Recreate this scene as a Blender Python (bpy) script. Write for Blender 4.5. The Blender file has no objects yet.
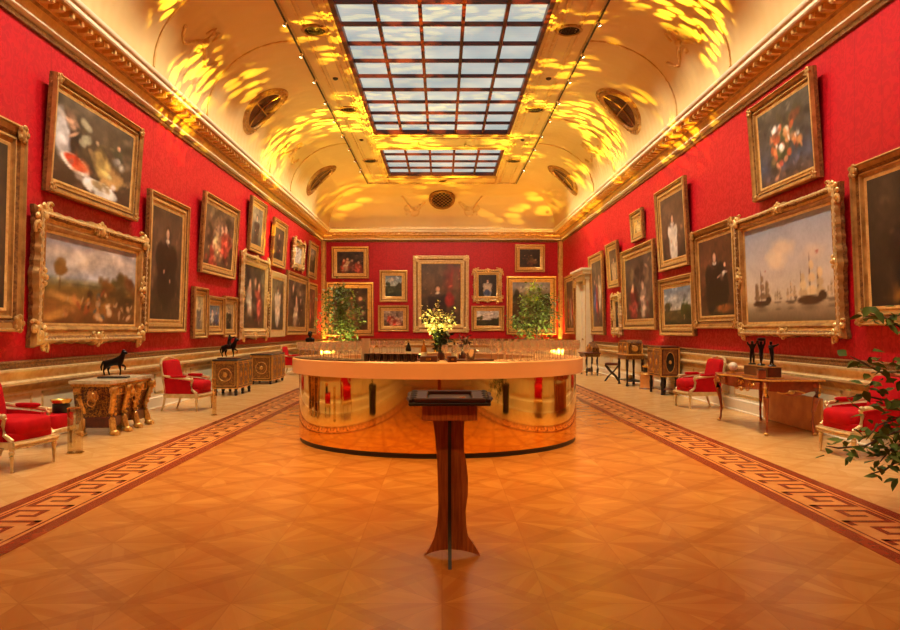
import bpy, bmesh, math, random
import numpy as np
from mathutils import Vector, Matrix, Euler
PI = math.pi
C = bpy.context.scene.collection
rnd = random.Random(7)
# ------------------------------------------------------------------ world frame
# X right, Y into the room, Z up (metres). Camera stands on the axis of the gallery.
W = 5.55        # half width of the gallery
YB, YE = -2.0, 34.2
EYE = 1.5
F = 740.0
PX, PY = 442.0, 330.0
def wx(px, Y): return (px-PX)*Y/F
def wz(py, Y): return EYE-(py-PY)*Y/F

# ------------------------------------------------------------------ materials
def lin(c):
    return tuple(((v/255.0)/12.92 if v/255.0 <= .04045 else ((v/255.0+.055)/1.055)**2.4) for v in c)
MATS = {}
class NT:
    """tiny expression helper for node trees"""
    def __init__(s, m):
        s.nt = m.node_tree; s.N = s.nt.nodes; s.L = s.nt.links
    def put(s, sock, v):
        if hasattr(v, 'is_output'): s.L.new(v, sock)
        elif v is not None: sock.default_value = v
    def m(s, op, a, b=None, c=None):
        n = s.N.new('ShaderNodeMath'); n.operation = op
        s.put(n.inputs[0], a)
        if b is not None: s.put(n.inputs[1], b)
        if c is not None: s.put(n.inputs[2], c)
        return n.outputs[0]
    def mix(s, f, a, b, mode='MIX'):
        n = s.N.new('ShaderNodeMix'); n.data_type = 'RGBA'; n.blend_type = mode
        s.put(n.inputs[0], f)
        for k, v in ((6, a), (7, b)):
            if isinstance(v, tuple): v = (*v[:3], 1)
            s.put(n.inputs[k], v)
        return n.outputs[2]
    def noise(s, vec, scale, detail=2, rough=.5, dim='3D'):
        n = s.N.new('ShaderNodeTexNoise'); n.noise_dimensions = dim
        if vec is not None: s.L.new(vec, n.inputs['Vector'])
        n.inputs['Scale'].default_value = scale; n.inputs['Detail'].default_value = detail
        n.inputs['Roughness'].default_value = rough
        return n.outputs[0]
    def comb(s, x, y, z=0.0):
        n = s.N.new('ShaderNodeCombineXYZ')
        s.put(n.inputs[0], x); s.put(n.inputs[1], y); s.put(n.inputs[2], z)
        return n.outputs[0]
    def xyz(s, out='Object'):
        n = s.N.new('ShaderNodeTexCoord'); q = s.N.new('ShaderNodeSeparateXYZ')
        s.L.new(n.outputs[out], q.inputs[0])
        return n.outputs[out], q.outputs[0], q.outputs[1], q.outputs[2]
    def bump(s, h, strength=.3, dist=.01):
        n = s.N.new('ShaderNodeBump'); s.L.new(h, n.inputs['Height'])
        n.inputs['Strength'].default_value = strength; n.inputs['Distance'].default_value = dist
        return n.outputs[0]
def mat(name, col, rough=.5, metal=0.0, var=.0, vscale=8, bump=0, bscale=40, spec=.5, coat=0, emit=None, es=0, trans=0, col2=None, sheen=0):
    m = bpy.data.materials.new(name); m.use_nodes = True
    t = NT(m); b = t.N['Principled BSDF']
    b.inputs['Roughness'].default_value = rough; b.inputs['Metallic'].default_value = metal
    b.inputs['Specular IOR Level'].default_value = spec
    b.inputs['Coat Weight'].default_value = coat
    b.inputs['Transmission Weight'].default_value = trans
    c = lin(col)
    b.inputs['Base Color'].default_value = (*c, 1)
    if var or col2:
        v, x, y, z = t.xyz()
        f = t.noise(v, vscale, 4, .6)
        c2 = lin(col2) if col2 else tuple(k*(1-var) for k in c)
        rm = t.m('MULTIPLY_ADD', f, 3.0, -1.0); n = t.m('MINIMUM', t.m('MAXIMUM', rm, 0.0), 1.0)
        t.L.new(t.mix(n, c2, c), b.inputs['Base Color'])
    if bump:
        v, x, y, z = t.xyz()
        t.L.new(t.bump(t.noise(v, bscale, 3, .6), bump, .02), b.inputs['Normal'])
    if emit:
        b.inputs['Emission Color'].default_value = (*lin(emit), 1); b.inputs['Emission Strength'].default_value = es
    if sheen: b.inputs['Sheen Weight'].default_value = sheen
    MATS[name] = m
    return m
GOLD = mat('gilt_wood', (206, 160, 88), .36, .45, col2=(154, 110, 54), vscale=5, bump=.25, bscale=50)
GOLDB = mat('bright_gilt_and_highlight', (236, 200, 124), .3, .4, col2=(204, 160, 86), vscale=12, bump=.3, bscale=50)
GOLDP = mat('pale_gilt', (232, 206, 148), .36, .3, col2=(206, 174, 110), vscale=12, bump=.25, bscale=50)
GOLDD = mat('dark_gilt_and_shade', (160, 112, 52), .42, .5, col2=(98, 58, 22), vscale=22, bump=.6, bscale=70)
ORMOLU = mat('ormolu', (240, 190, 98), .3, .6, col2=(190, 134, 58), vscale=30)
CREAM = mat('cream_paint', (228, 212, 168), .5, 0, var=.08, vscale=3)
CREAMG = mat('cream_gilt_paint', (236, 206, 138), .45, 0.0, col2=(214, 168, 92), vscale=6)
WHITEP = mat('ivory_paint', (240, 228, 192), .42, .05, var=.06)
FRIEZE = mat('ochre_gilt_frieze', (238, 192, 100), .4, .1, col2=(216, 166, 76), vscale=9, bump=.5, bscale=26)
REDV = mat('crimson_velvet', (196, 14, 22), .8, 0, var=.22, vscale=7, bump=.2, bscale=60, spec=.15)
MAHOG = mat('mahogany', (104, 42, 18), .32, 0, col2=(62, 22, 10), vscale=10, coat=.3)
MAHOGR = mat('red_mahogany', (176, 84, 38), .28, 0, col2=(132, 54, 22), vscale=7, coat=.4)
EBONY = mat('ebony', (30, 20, 16), .3, 0, var=.3, coat=.3)
BARS = mat('skylight_bar_paint', (84, 26, 14), .45, 0, var=.2)
BRONZE = mat('dark_bronze', (28, 20, 18), .3, .6, var=.3, vscale=20)
STONE = mat('cream_marble', (222, 208, 170), .25, 0, col2=(190, 168, 120), vscale=9)
DARKST = mat('dark_marble', (70, 62, 56), .2, 0, var=.4, vscale=9)
BLACK = mat('matt_black', (18, 15, 14), .5)
BLACKM = mat('black_wood_edge', (34, 14, 10), .45, 0, var=.3)
BRASS = mat('brass', (220, 180, 92), .25, .9)
PAPER = mat('cream_paper', (232, 220, 188), .7)
LEAF = mat('green_leaf', (98, 112, 38), .65, 0, col2=(62, 78, 24), vscale=5, spec=.15)
LEAFL = mat('pale_green_leaf', (112, 134, 46), .55, 0, col2=(56, 78, 24), vscale=4)
LEAFD = mat('dark_green_leaf', (34, 54, 20), .5, 0, var=.4, vscale=6)
FLOWER = mat('yellow_white_petal', (244, 218, 96), .6, 0, col2=(250, 248, 220), vscale=30)
BARK = mat('bark', (92, 66, 40), .8, 0, var=.4, bump=.5)
TERRA = mat('dark_pot', (52, 40, 32), .5, 0, var=.2)
SOIL = mat('soil', (46, 30, 20), .9)
BOTTLE = mat('dark_bottle_glass', (22, 26, 16), .08, 0, spec=.7)
AMBER = mat('amber_bottle_glass', (168, 96, 28), .12, 0, spec=.7)
SILVER = mat('silver', (208, 200, 190), .2, .95, var=.1)
REDWOOD = mat('brown_tray_wood', (78, 34, 22), .4, 0, var=.3)
VENTM = mat('vent_grille_metal', (70, 54, 26), .5, .4, var=.4, vscale=30)
WALLB = mat('brown_board', (226, 160, 84), .45, 0, col2=(200, 128, 60), vscale=4)

def boulle(name, a, b_, s):
    """tortoiseshell and brass marquetry"""
    m = bpy.data.materials.new(name); m.use_nodes = True
    t = NT(m); b = t.N['Principled BSDF']
    v, x, y, z = t.xyz()
    d = t.N.new('ShaderNodeTexVoronoi'); d.feature = 'DISTANCE_TO_EDGE'
    wn = t.N.new('ShaderNodeTexNoise'); wn.inputs['Scale'].default_value = s*.5
    add = t.N.new('ShaderNodeVectorMath'); add.operation = 'MULTIPLY_ADD'
    t.L.new(v, wn.inputs['Vector']); t.L.new(wn.outputs['Color'], add.inputs[0]); add.inputs[1].default_value = (.25, .25, .25)
    t.L.new(v, add.inputs[2]); t.L.new(add.outputs[0], d.inputs['Vector']); d.inputs['Scale'].default_value = s
    k = t.m('LESS_THAN', d.outputs['Distance'], .06)
    t.L.new(t.mix(k, lin(a), lin(b_)), b.inputs['Base Color'])
    t.L.new(t.m('MULTIPLY', k, .7), b.inputs['Metallic'])
    b.inputs['Roughness'].default_value = .28
    return m
BOULLE = boulle('tortoiseshell_and_brass', (70, 32, 16), (190, 138, 60), 20)
BOULLE2 = boulle('brass_marquetry', (88, 44, 20), (200, 150, 72), 26)

def glass_mat(name, tint, gl=.12, dens=.1, body=.0):
    m = bpy.data.materials.new(name); m.use_nodes = True
    t = NT(m); t.N.remove(t.N['Principled BSDF'])
    tr = t.N.new('ShaderNodeBsdfTransparent'); tr.inputs[0].default_value = (*lin(tint), 1)
    gs = t.N.new('ShaderNodeBsdfGlossy'); gs.inputs['Roughness'].default_value = .04
    lw = t.N.new('ShaderNodeLayerWeight'); lw.inputs[0].default_value = .35
    f = t.m('MULTIPLY_ADD', lw.outputs['Facing'], dens*6, gl)
    mx = t.N.new('ShaderNodeMixShader'); t.L.new(t.m('MINIMUM', f, .85), mx.inputs[0])
    t.L.new(tr.outputs[0], mx.inputs[1]); t.L.new(gs.outputs[0], mx.inputs[2])
    df = t.N.new('ShaderNodeBsdfDiffuse'); df.inputs[0].default_value = (.9, .72, .58, 1); m2 = t.N.new('ShaderNodeMixShader'); m2.inputs[0].default_value = body
    t.L.new(mx.outputs[0], m2.inputs[1]); t.L.new(df.outputs[0], m2.inputs[2]); t.L.new(m2.outputs[0], t.N['Material Output'].inputs[0])
    return m
GLASS = glass_mat('wine_glass_crystal', (253, 250, 246), .12, .09, .13)
ACRYL = glass_mat('clear_acrylic', (250, 240, 214), .22, .1)

def red_damask():
    m = bpy.data.materials.new('red_silk_damask'); m.use_nodes = True
    t = NT(m); b = t.N['Principled BSDF']
    v, x, y, z = t.xyz()
    h = t.m('ADD', x, y)
    seam = t.m('LESS_THAN', t.m('FRACT', t.m('DIVIDE', h, .62)), .018)
    vec = t.comb(h, z, 0.0)
    vo = t.N.new('ShaderNodeTexVoronoi'); vo.feature = 'SMOOTH_F1'; vo.inputs['Scale'].default_value = 7
    mp = t.N.new('ShaderNodeVectorMath'); mp.operation = 'MULTIPLY_ADD'
    nn = t.N.new('ShaderNodeTexNoise'); nn.inputs['Scale'].default_value = 9; t.L.new(vec, nn.inputs['Vector'])
    t.L.new(nn.outputs['Color'], mp.inputs[0]); mp.inputs[1].default_value = (.16, .16, .16); t.L.new(vec, mp.inputs[2])
    t.L.new(mp.outputs[0], vo.inputs['Vector'])
    k = t.m('GREATER_THAN', t.m('FRACT', t.m('MULTIPLY', vo.outputs['Distance'], 3.4)), .5)
    c = t.mix(t.m('MULTIPLY', k, .55), lin((190, 9, 25)), lin((160, 6, 18)))
    c = t.mix(t.m('MULTIPLY', t.noise(vec, 1.2, 3), .35), c, lin((200, 14, 28)))
    c = t.mix(t.m('MULTIPLY', seam, .5), c, lin((110, 6, 14)))
    t.L.new(c, b.inputs['Base Color'])
    b.inputs['Roughness'].default_value = .5; b.inputs['Specular IOR Level'].default_value = .35
    t.L.new(t.m('MULTIPLY_ADD', k, .12, .45), b.inputs['Roughness'])
    t.L.new(t.bump(t.noise(vec, 60, 2), .12, .01), b.inputs['Normal'])
    return m
REDW = red_damask()

def parquet(name, c1, c2, c3, band, s=.82, rough=.24):
    m = bpy.data.materials.new(name); m.use_nodes = True
    t = NT(m); b = t.N['Principled BSDF']
    v, x, y, z = t.xyz()
    r = math.sqrt(.5)/s
    u = t.m('MULTIPLY', t.m('ADD', x, y), r); w = t.m('MULTIPLY', t.m('SUBTRACT', x, y), r)
    fu = t.m('SUBTRACT', t.m('FRACT', u), .5); fw = t.m('SUBTRACT', t.m('FRACT', w), .5)
    iu = t.m('FLOOR', u); iw = t.m('FLOOR', w)
    mx = t.m('MAXIMUM', t.m('ABSOLUTE', fu), t.m('ABSOLUTE', fw))
    bandm = t.m('GREATER_THAN', mx, .43)
    ang = t.m('DIVIDE', t.m('ARCTAN2', fw, fu), PI/4)
    sec = t.m('FLOOR', ang); mid = t.m('MULTIPLY', t.m('ADD', sec, .5), PI/4)
    ca, sa = t.m('COSINE', mid), t.m('SINE', mid)
    al = t.m('ADD', t.m('MULTIPLY', fu, ca), t.m('MULTIPLY', fw, sa))
    pe = t.m('SUBTRACT', t.m('MULTIPLY', fw, ca), t.m('MULTIPLY', fu, sa))
    seed = t.m('ADD', t.m('MULTIPLY', iu, 7.3), t.m('MULTIPLY', iw, 3.7))
    pk = t.N.new('ShaderNodeTexWhiteNoise'); t.L.new(t.comb(t.m('ADD', t.m('FLOOR', t.m('MULTIPLY', pe, 11.0)), .5), t.m('ADD', seed, .2), t.m('ADD', sec, .4)), pk.inputs[0])
    gr = t.noise(t.comb(t.m('MULTIPLY', al, 1.5), t.m('MULTIPLY', pe, 7), t.m('MULTIPLY', seed, .37)), 1.6, 2, .5)
    g = t.m('ADD', t.m('MULTIPLY', pk.outputs[0], .45), t.m('MULTIPLY', gr, .55))
    wnn = t.N.new('ShaderNodeTexWhiteNoise'); t.L.new(t.comb(t.m('ADD', sec, .3), iu, iw), wnn.inputs[0])
    col = t.mix(t.m('MINIMUM', t.m('MAXIMUM', t.m('MULTIPLY_ADD', g, 1.6, -.3), 0), 1), lin(c1), lin(c2))
    col = t.mix(t.m('MULTIPLY', wnn.outputs[0], .5), col, lin(c3))
    # narrow joints of the star
    fr = t.m('FRACT', ang); jn = t.m('MULTIPLY', t.m('MINIMUM', fr, t.m('SUBTRACT', 1.0, fr)), t.m('SQRT', t.m('ADD', t.m('MULTIPLY', fu, fu), t.m('MULTIPLY', fw, fw))))
    col = t.mix(t.m('MULTIPLY', t.m('LESS_THAN', jn, .006), .3), col, lin(band))
    bg = t.noise(t.comb(t.m('MULTIPLY', x, 3), t.m('MULTIPLY', y, 3), 0.0), 6, 3)
    col = t.mix(t.m('MULTIPLY', bandm, t.m('MULTIPLY_ADD', bg, .4, .1)), col, lin(band))
    edge = t.m('LESS_THAN', t.m('ABSOLUTE', t.m('SUBTRACT', mx, .43)), .004)
    col = t.mix(t.m('MULTIPLY', edge, .2), col, lin(band))
    t.L.new(col, b.inputs['Base Color'])
    b.inputs['Roughness'].default_value = rough
    
    b.inputs['Specular IOR Level'].default_value = .5
    return m
PARQ = parquet('oak_parquet', (184, 116, 50), (206, 142, 66), (166, 98, 40), (148, 84, 34))
PARQL = parquet('side_light_oak_parquet', (208, 158, 92), (222, 176, 110), (200, 150, 84), (190, 134, 72), s=.75)  # wood colour carries the paler light near the walls
INLAY = mat('walnut_inlay', (150, 62, 28), .26, 0, col2=(124, 46, 20), vscale=6)
INLAYP = mat('maple_inlay', (214, 150, 82), .26, 0, col2=(196, 128, 64), vscale=6)
def cove_mat():
    m = bpy.data.materials.new('ivory_ceiling_plaster'); m.use_nodes = True
    t = NT(m); b = t.N['Principled BSDF']
    v, x, y, z = t.xyz()
    t.L.new(t.mix(t.noise(v, 1.5, 3), lin((232, 204, 140)), lin((222, 190, 122))), b.inputs['Base Color'])
    w = t.N.new('ShaderNodeTexWave'); w.inputs['Scale'].default_value = 1.1; w.bands_direction = 'Y'
    t.L.new(v, w.inputs['Vector'])
    t.L.new(t.bump(w.outputs[1], .25, .02), b.inputs['Normal'])
    b.inputs['Roughness'].default_value = .6
    return m
COVE = cove_mat()
PLAS = mat('ceiling_plaster', (230, 200, 134), .55, 0, var=.05, vscale=2)
def canvas_mat():
    m = bpy.data.materials.new('oil_paint'); m.use_nodes = True
    t = NT(m); b = t.N['Principled BSDF']
    a = t.N.new('ShaderNodeVertexColor'); a.layer_name = 'paint'
    v, x, y, z = t.xyz()
    n = t.noise(v, 16, 5, .7)
    c = t.mix(.4, a.outputs[0], t.mix(n, (.2, .18, .16), (.85, .82, .78)), 'OVERLAY')
    t.L.new(c, b.inputs['Base Color'])
    b.inputs['Roughness'].default_value = .42
    t.L.new(t.bump(n, .15, .01), b.inputs['Normal'])
    return m
OILS = canvas_mat()
def emis(name, col, s):
    m = bpy.data.materials.new(name); m.use_nodes = True
    t = NT(m); t.N.remove(t.N['Principled BSDF'])
    e = t.N.new('ShaderNodeEmission'); e.inputs[0].default_value = (*lin(col), 1); e.inputs[1].default_value = s
    t.L.new(e.outputs[0], t.N['Material Output'].inputs[0])
    return m
def sky_glass():
    m = bpy.data.materials.new('daylit_frosted_glass'); m.use_nodes = True
    t = NT(m); b = t.N['Principled BSDF']
    v, x, y, z = t.xyz()
    n = t.noise(v, .5, 3)
    w = t.N.new('ShaderNodeTexWave'); w.inputs['Scale'].default_value = 3.2; w.bands_direction = 'Y'; t.L.new(v, w.inputs['Vector'])
    c = t.mix(t.m('MINIMUM', t.m('MAXIMUM', t.m('MULTIPLY_ADD', n, 3.4, -1.3), 0), 1), lin((172, 186, 186)), lin((222, 222, 208)))
    c = t.mix(t.m('MULTIPLY', w.outputs[1], .16), c, lin((150, 160, 166)))
    b.inputs['Base Color'].default_value = (.07, .08, .085, 1); b.inputs['Roughness'].default_value = .25; b.inputs['Specular IOR Level'].default_value = .3
    t.L.new(c, b.inputs['Emission Color']); b.inputs['Emission Strength'].default_value = SKY_E
    return m
SKY_E = .66
SKYG = sky_glass()
BULB = emis('lamp_lens', (255, 236, 190), 30)
UPGLOW = emis('uplight_lens', (255, 226, 130), 12)
LED = emis('orange_led', (255, 140, 30), 10)
MIRROR = mat('polished_gold_mirror', (240, 190, 96), .05, 1.0)
RIM = mat('peach_bar_laminate', (230, 176, 126), .3, 0, var=.04, vscale=2, coat=.3)

# ------------------------------------------------------------------ mesh builder
class MB:
    def __init__(s): s.v = []; s.f = []; s.mi = []; s.sm = []; s.cur = 0; s.M = Matrix.Identity(4)
    def at(s, loc=(0, 0, 0), rot=(0, 0, 0)): s.M = Matrix.Translation(loc) @ Euler(rot).to_matrix().to_4x4(); return s
    def add(s, vs, fs, smooth=False):
        o = len(s.v)
        for p in vs: s.v.append(tuple(s.M @ Vector(p)))
        for f in fs: s.f.append([o+i for i in f]); s.mi.append(s.cur); s.sm.append(smooth)
        return s
    def box(s, c, d, bev=0):
        x, y, z = c; a, b, h = d[0]/2, d[1]/2, d[2]/2
        if bev:
            e = min(bev, a*.9, b*.9, h*.9); V = []; 
            for k, (ea, ez) in enumerate(((e, 0), (0, e))): pass
            rings = [(-h, e), (-h+e, 0), (h-e, 0), (h, e)]
            fs = []
            for zz, i in rings:
                A, B = a-i, b-i; c_ = e if i == 0 else 0
                if c_: pts = [(-A, -B+c_), (-A+c_, -B), (A-c_, -B), (A, -B+c_), (A, B-c_), (A-c_, B), (-A+c_, B), (-A, B-c_)]
                else: pts = [(-A, -B), (-A, -B), (A, -B), (A, -B), (A, B), (A, B), (-A, B), (-A, B)]
                if not c_:
                    q = e*.3; pts = [(-A, -B+q), (-A+q, -B), (A-q, -B), (A, -B+q), (A, B-q), (A-q, B), (-A+q, B), (-A, B-q)]
                V += [(x+p[0], y+p[1], z+zz) for p in pts]
            for r in range(3):
                for i in range(8): j = (i+1) % 8; fs.append((r*8+i, r*8+j, r*8+8+j, r*8+8+i))
            fs.append(tuple(range(7, -1, -1))); fs.append(tuple(range(24, 32)))
            return s.add(V, fs)
        V = [(x+i*a, y+j*b, z+k*h) for k in (-1, 1) for i, j in ((-1, -1), (1, -1), (1, 1), (-1, 1))]
        return s.add(V, [(3, 2, 1, 0), (4, 5, 6, 7), (0, 1, 5, 4), (1, 2, 6, 5), (2, 3, 7, 6), (3, 0, 4, 7)])
    def lathe(s, prof, c=(0, 0, 0), n=16, cap=True, sx=1, sy=1, axis='z', a0=0, a1=None):
        V = []; fs = []; m = len(prof); full = a1 is None; a1 = a0+2*PI if full else a1
        cnt = n if full else n+1
        for k in range(cnt):
            a = a0+(a1-a0)*k/n
            for r, z in prof:
                p = (r*math.cos(a)*sx, r*math.sin(a)*sy, z)
                if axis == 'y': p = (p[0], p[2], p[1])
                if axis == 'x': p = (p[2], p[1], p[0])
                V.append((c[0]+p[0], c[1]+p[1], c[2]+p[2]))
        for k in range(n):
            k2 = (k+1) % cnt
            for i in range(m-1): fs.append((k*m+i, k2*m+i, k2*m+i+1, k*m+i+1))
        if cap and full:
            if prof[0][0] > 1e-5: fs.append(tuple(k*m for k in range(n-1, -1, -1)))
            if prof[-1][0] > 1e-5: fs.append(tuple(k*m+m-1 for k in range(n)))
        return s.add(V, fs, True)
    def tube(s, pts, r, n=8, closed=False, flat=1.0):
        P = [Vector(p) for p in pts]; R = r if isinstance(r, (list, tuple)) else [r]*len(P)
        V = []; fs = []; up = Vector((0, 0, 1)); N = len(P)
        for i, p in enumerate(P):
            d = (P[(i+1) % N]-P[i-1]) if closed else (P[min(i+1, N-1)]-P[max(i-1, 0)])
            d.normalize()
            a = d.cross(up)
            if a.length < .05: a = d.cross(Vector((0, 1, 0)))
            a.normalize(); b = a.cross(d)
            for k in range(n):
                t = 2*PI*k/n; V.append(tuple(p+(a*math.cos(t)*flat+b*math.sin(t))*R[i]))
        for i in range(N if closed else N-1):
            j = (i+1) % N
            for k in range(n): k2 = (k+1) % n; fs.append((i*n+k, i*n+k2, j*n+k2, j*n+k))
        if not closed: fs.append(tuple(range(n-1, -1, -1))); fs.append(tuple((N-1)*n+k for k in range(n)))
        return s.add(V, fs, True)
    def ball(s, c, r, n=10):
        r = (r, r, r) if not isinstance(r, tuple) else r
        V = []; fs = []; m = n//2+1
        for i in range(m+1):
            t = PI*i/m-PI/2
            for k in range(n): a = 2*PI*k/n; V.append((c[0]+r[0]*math.cos(t)*math.cos(a), c[1]+r[1]*math.cos(t)*math.sin(a), c[2]+r[2]*math.sin(t)))
        for i in range(m):
            for k in range(n): k2 = (k+1) % n; fs.append((i*n+k, i*n+k2, (i+1)*n+k2, (i+1)*n+k))
        return s.add(V, fs, True)
    def sbox(s, c, d, e=.35, n=20):
        """rounded cushion (superellipsoid)"""
        V = []; fs = []; m = n//2
        pw = lambda x: math.copysign(abs(x)**e, x)
        for i in range(m+1):
            t = PI*i/m-PI/2
            for k in range(n): a = 2*PI*k/n; V.append((c[0]+d[0]/2*pw(math.cos(t))*pw(math.cos(a)), c[1]+d[1]/2*pw(math.cos(t))*pw(math.sin(a)), c[2]+d[2]/2*pw(math.sin(t))))
        for i in range(m):
            for k in range(n): k2 = (k+1) % n; fs.append((i*n+k, i*n+k2, (i+1)*n+k2, (i+1)*n+k))
        return s.add(V, fs, True)
    def prism(s, poly, a, b, axis='y'):
        """polygon (2D) extruded between a and b. axis y: poly is (x,z); axis z: (x,y); axis x: (y,z)"""
        def P(p, t): return {'y': (p[0], t, p[1]), 'z': (p[0], p[1], t), 'x': (t, p[0], p[1])}[axis]
        n = len(poly); V = [P(p, a) for p in poly]+[P(p, b) for p in poly]
        fs = [tuple(range(n)), tuple(range(2*n-1, n-1, -1))]
        for i in range(n): j = (i+1) % n; fs.append((i, i+n, j+n, j))
        return s.add(V, fs)
    def build(s, name, mats, parent=None, kind=None):
        me = bpy.data.meshes.new(name); me.from_pydata(s.v, [], s.f)
        mats = mats if isinstance(mats, (list, tuple)) else [mats]
        for m in mats: me.materials.append(m)
        me.polygons.foreach_set('material_index', s.mi); me.polygons.foreach_set('use_smooth', s.sm)
        bm = bmesh.new(); bm.from_mesh(me); bmesh.ops.recalc_face_normals(bm, faces=bm.faces); bm.to_mesh(me); bm.free()
        me.set_sharp_from_angle(angle=math.radians(42))
        o = bpy.data.objects.new(name, me); C.objects.link(o)
        if parent: o.parent = parent
        if kind: o['kind'] = kind
        return o
def empty(name, label, cat, loc=(0, 0, 0), rz=0, group=None):
    o = bpy.data.objects.new(name, None); C.objects.link(o); o.empty_display_size = .1
    o.location = loc; o.rotation_euler = (0, 0, rz); o['label'] = label; o['category'] = cat
    if group: o['group'] = group
    return o
def tag(o, label, cat, group=None):
    o['label'] = label; o['category'] = cat
    if group: o['group'] = group
    return o
def dup(root, loc, rz=None, label=None, group=None):
    r = root.copy(); C.objects.link(r); r.location = loc
    if rz is not None: r.rotation_euler = (0, 0, rz)
    if label: r['label'] = label
    if group: r['group'] = group
    for ch in [c for c in list(C.objects) if c.parent == root]:
        c = ch.copy(); C.objects.link(c); c.parent = r
        for g in [q for q in list(C.objects) if q.parent == ch]:
            d = g.copy(); C.objects.link(d); d.parent = c
    return r
def skin(name, J, E, m, parent, sub=2):
    """joints {name:(x,y,z,r)}, edges pairs -> one continuous skinned body"""
    keys = list(J); me = bpy.data.meshes.new(name)
    me.from_pydata([J[k][:3] for k in keys], [(keys.index(a), keys.index(b)) for a, b in E], [])
    o = bpy.data.objects.new(name, me); C.objects.link(o); o.parent = parent
    bm = bmesh.new(); bm.from_mesh(me); L = bm.verts.layers.skin.verify()
    for i, v in enumerate(bm.verts):
        r = J[keys[i]][3]; v[L].radius = (r, r); v[L].use_root = (i == 0)
    bm.to_mesh(me); bm.free()
    k = o.modifiers.new('skin', 'SKIN'); k.use_smooth_shade = True
    sb = o.modifiers.new('sub', 'SUBSURF'); sb.levels = 1; sb.render_levels = sub
    me.materials.append(m)
    return o
def spiral(cx, cz, r0, r1, a0, turns, n=18, y=0):
    return [(cx+(r0+(r1-r0)*i/n)*math.cos(a0+turns*2*PI*i/n), y, cz+(r0+(r1-r0)*i/n)*math.sin(a0+turns*2*PI*i/n)) for i in range(n+1)]

# ------------------------------------------------------------------ room shell
def sweep(prof, name, mats, mis=None, y0=YB, y1=YE, kind='structure'):
    """profile [(distance from wall, z)] swept round the rectangle of the room, mitred"""
    V = []; fs = []; n = len(prof); mi = []
    for sx, yy in ((-1, y0), (1, y0), (1, y1), (-1, y1)):
        for p, z in prof: V.append((sx*(W-p), yy+(p if yy == y0 else -p), z))
    for k in range(4):
        k2 = (k+1) % 4
        for i in range(n-1): fs.append((k*n+i, k2*n+i, k2*n+i+1, k*n+i+1)); mi.append(mis[i] if mis else 0)
    b = MB(); b.v = V; b.f = fs; b.mi = mi; b.sm = [False]*len(fs)
    return b.build(name, mats, kind=kind)
ZR0, ZR1 = 1.09, 5.62
T = .12
def slab(name, c, d, m):
    return MB().box(c, d).build(name, m, kind='structure')
slab('floor', (0, (YB+YE)/2, -.06), (2*W+.4, YE-YB+.4, .12), PARQ)
slab('wall_left', (-W-T/2, (YB+YE)/2, 3.1), (T, YE-YB+2*T, 6.3), REDW)
slab('wall_right', (W+T/2, (YB+YE)/2, 3.1), (T, YE-YB+2*T, 6.3), REDW)
slab('wall_end', (0, YE+T/2, 3.1), (2*W, T, 6.3), REDW)
slab('wall_back', (0, YB-T/2, 3.1), (2*W, T, 6.3), REDW)
# side fields of parquet, the paler light on them put into the colour
for nm, sx in (('floor_left', -1), ('floor_right', 1)):
    slab(nm, (sx*(3.72+W)/2, (YB+YE)/2, .001), (W-3.72, YE-YB, .006), PARQL)
# border: dark bands, maple ground, greek key
def inlay(name, sx):
    b = MB()
    b.box((sx*2.99, 15.9, .001), (.13, 35, .006)); b.box((sx*3.66, 15.9, .001), (.12, 35, .006))
    b.cur = 1; b.box((sx*3.33, 15.9, .0005), (.54, 35, .005))
    b.cur = 0
    b.box((sx*3.10, 15.9, .001), (.018, 35, .0066)); b.box((sx*3.56, 15.9, .001), (.018, 35, .0066))
    # greek key: strokes in a unit cell 6 wide x 5 high, t = stroke
    P = .52; x0 = 3.16; hh = .345; t = .052
    y = YB+.5; zz = [0]
    while y < YE-1:
        c = P/6; r = hh/4
        def seg(a0, b0, a1, b1):
            ya, yb2 = y+a0*c, y+a1*c; xa, xb = x0+b0*r, x0+b1*r
            zz[0] = (zz[0]+1) % 5; b.box((sx*(xa+xb)/2, (ya+yb2)/2, .0016+.00025*zz[0]), (abs(xb-xa)+t, abs(yb2-ya)+t, .0062))
        seg(0, 0, 0, 4); seg(0, 4, 4, 4); seg(4, 4, 4, 1.4); seg(4, 1.4, 2, 1.4); seg(2, 1.4, 2, 2.7); seg(0, 0, -1, 0); seg(5, 0, 5, 0)
        y += P
    return b.build(name, [INLAY, INLAYP], kind='structure')
inlay('floor_border_left', -1); inlay('floor_border_right', 1)

# dado
sweep([(0, 1.10), (.05, 1.10), (.065, 1.08), (.05, 1.05), (.06, 1.03), (.06, 1.0)], 'trim_1', [GOLDD])
sweep([(.055, 1.0), (.09, .985), (.09, .96), (.06, .93), (.045, .89), (.05, .85), (.07, .83)], 'trim_2', [CREAMG, GOLDP], [1, 1, 0, 0, 0, 1])
sweep([(.07, .83), (.1, .82), (.1, .79), (.07, .77), (.05, .73), (.05, .70), (.03, .68)], 'trim_3', [GOLD, GOLDP], [1, 1, 0, 0, 0, 1])
sweep([(.03, .68), (.03, .26)], 'trim_4', [CREAM])
sweep([(.03, .26), (.05, .25), (.05, .22), (.07, .2), (.07, .03), (.09, .02), (.09, 0)], 'baseboard_left', [WHITEP, GOLDP], [1, 0, 0, 0, 0, 0])
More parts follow.
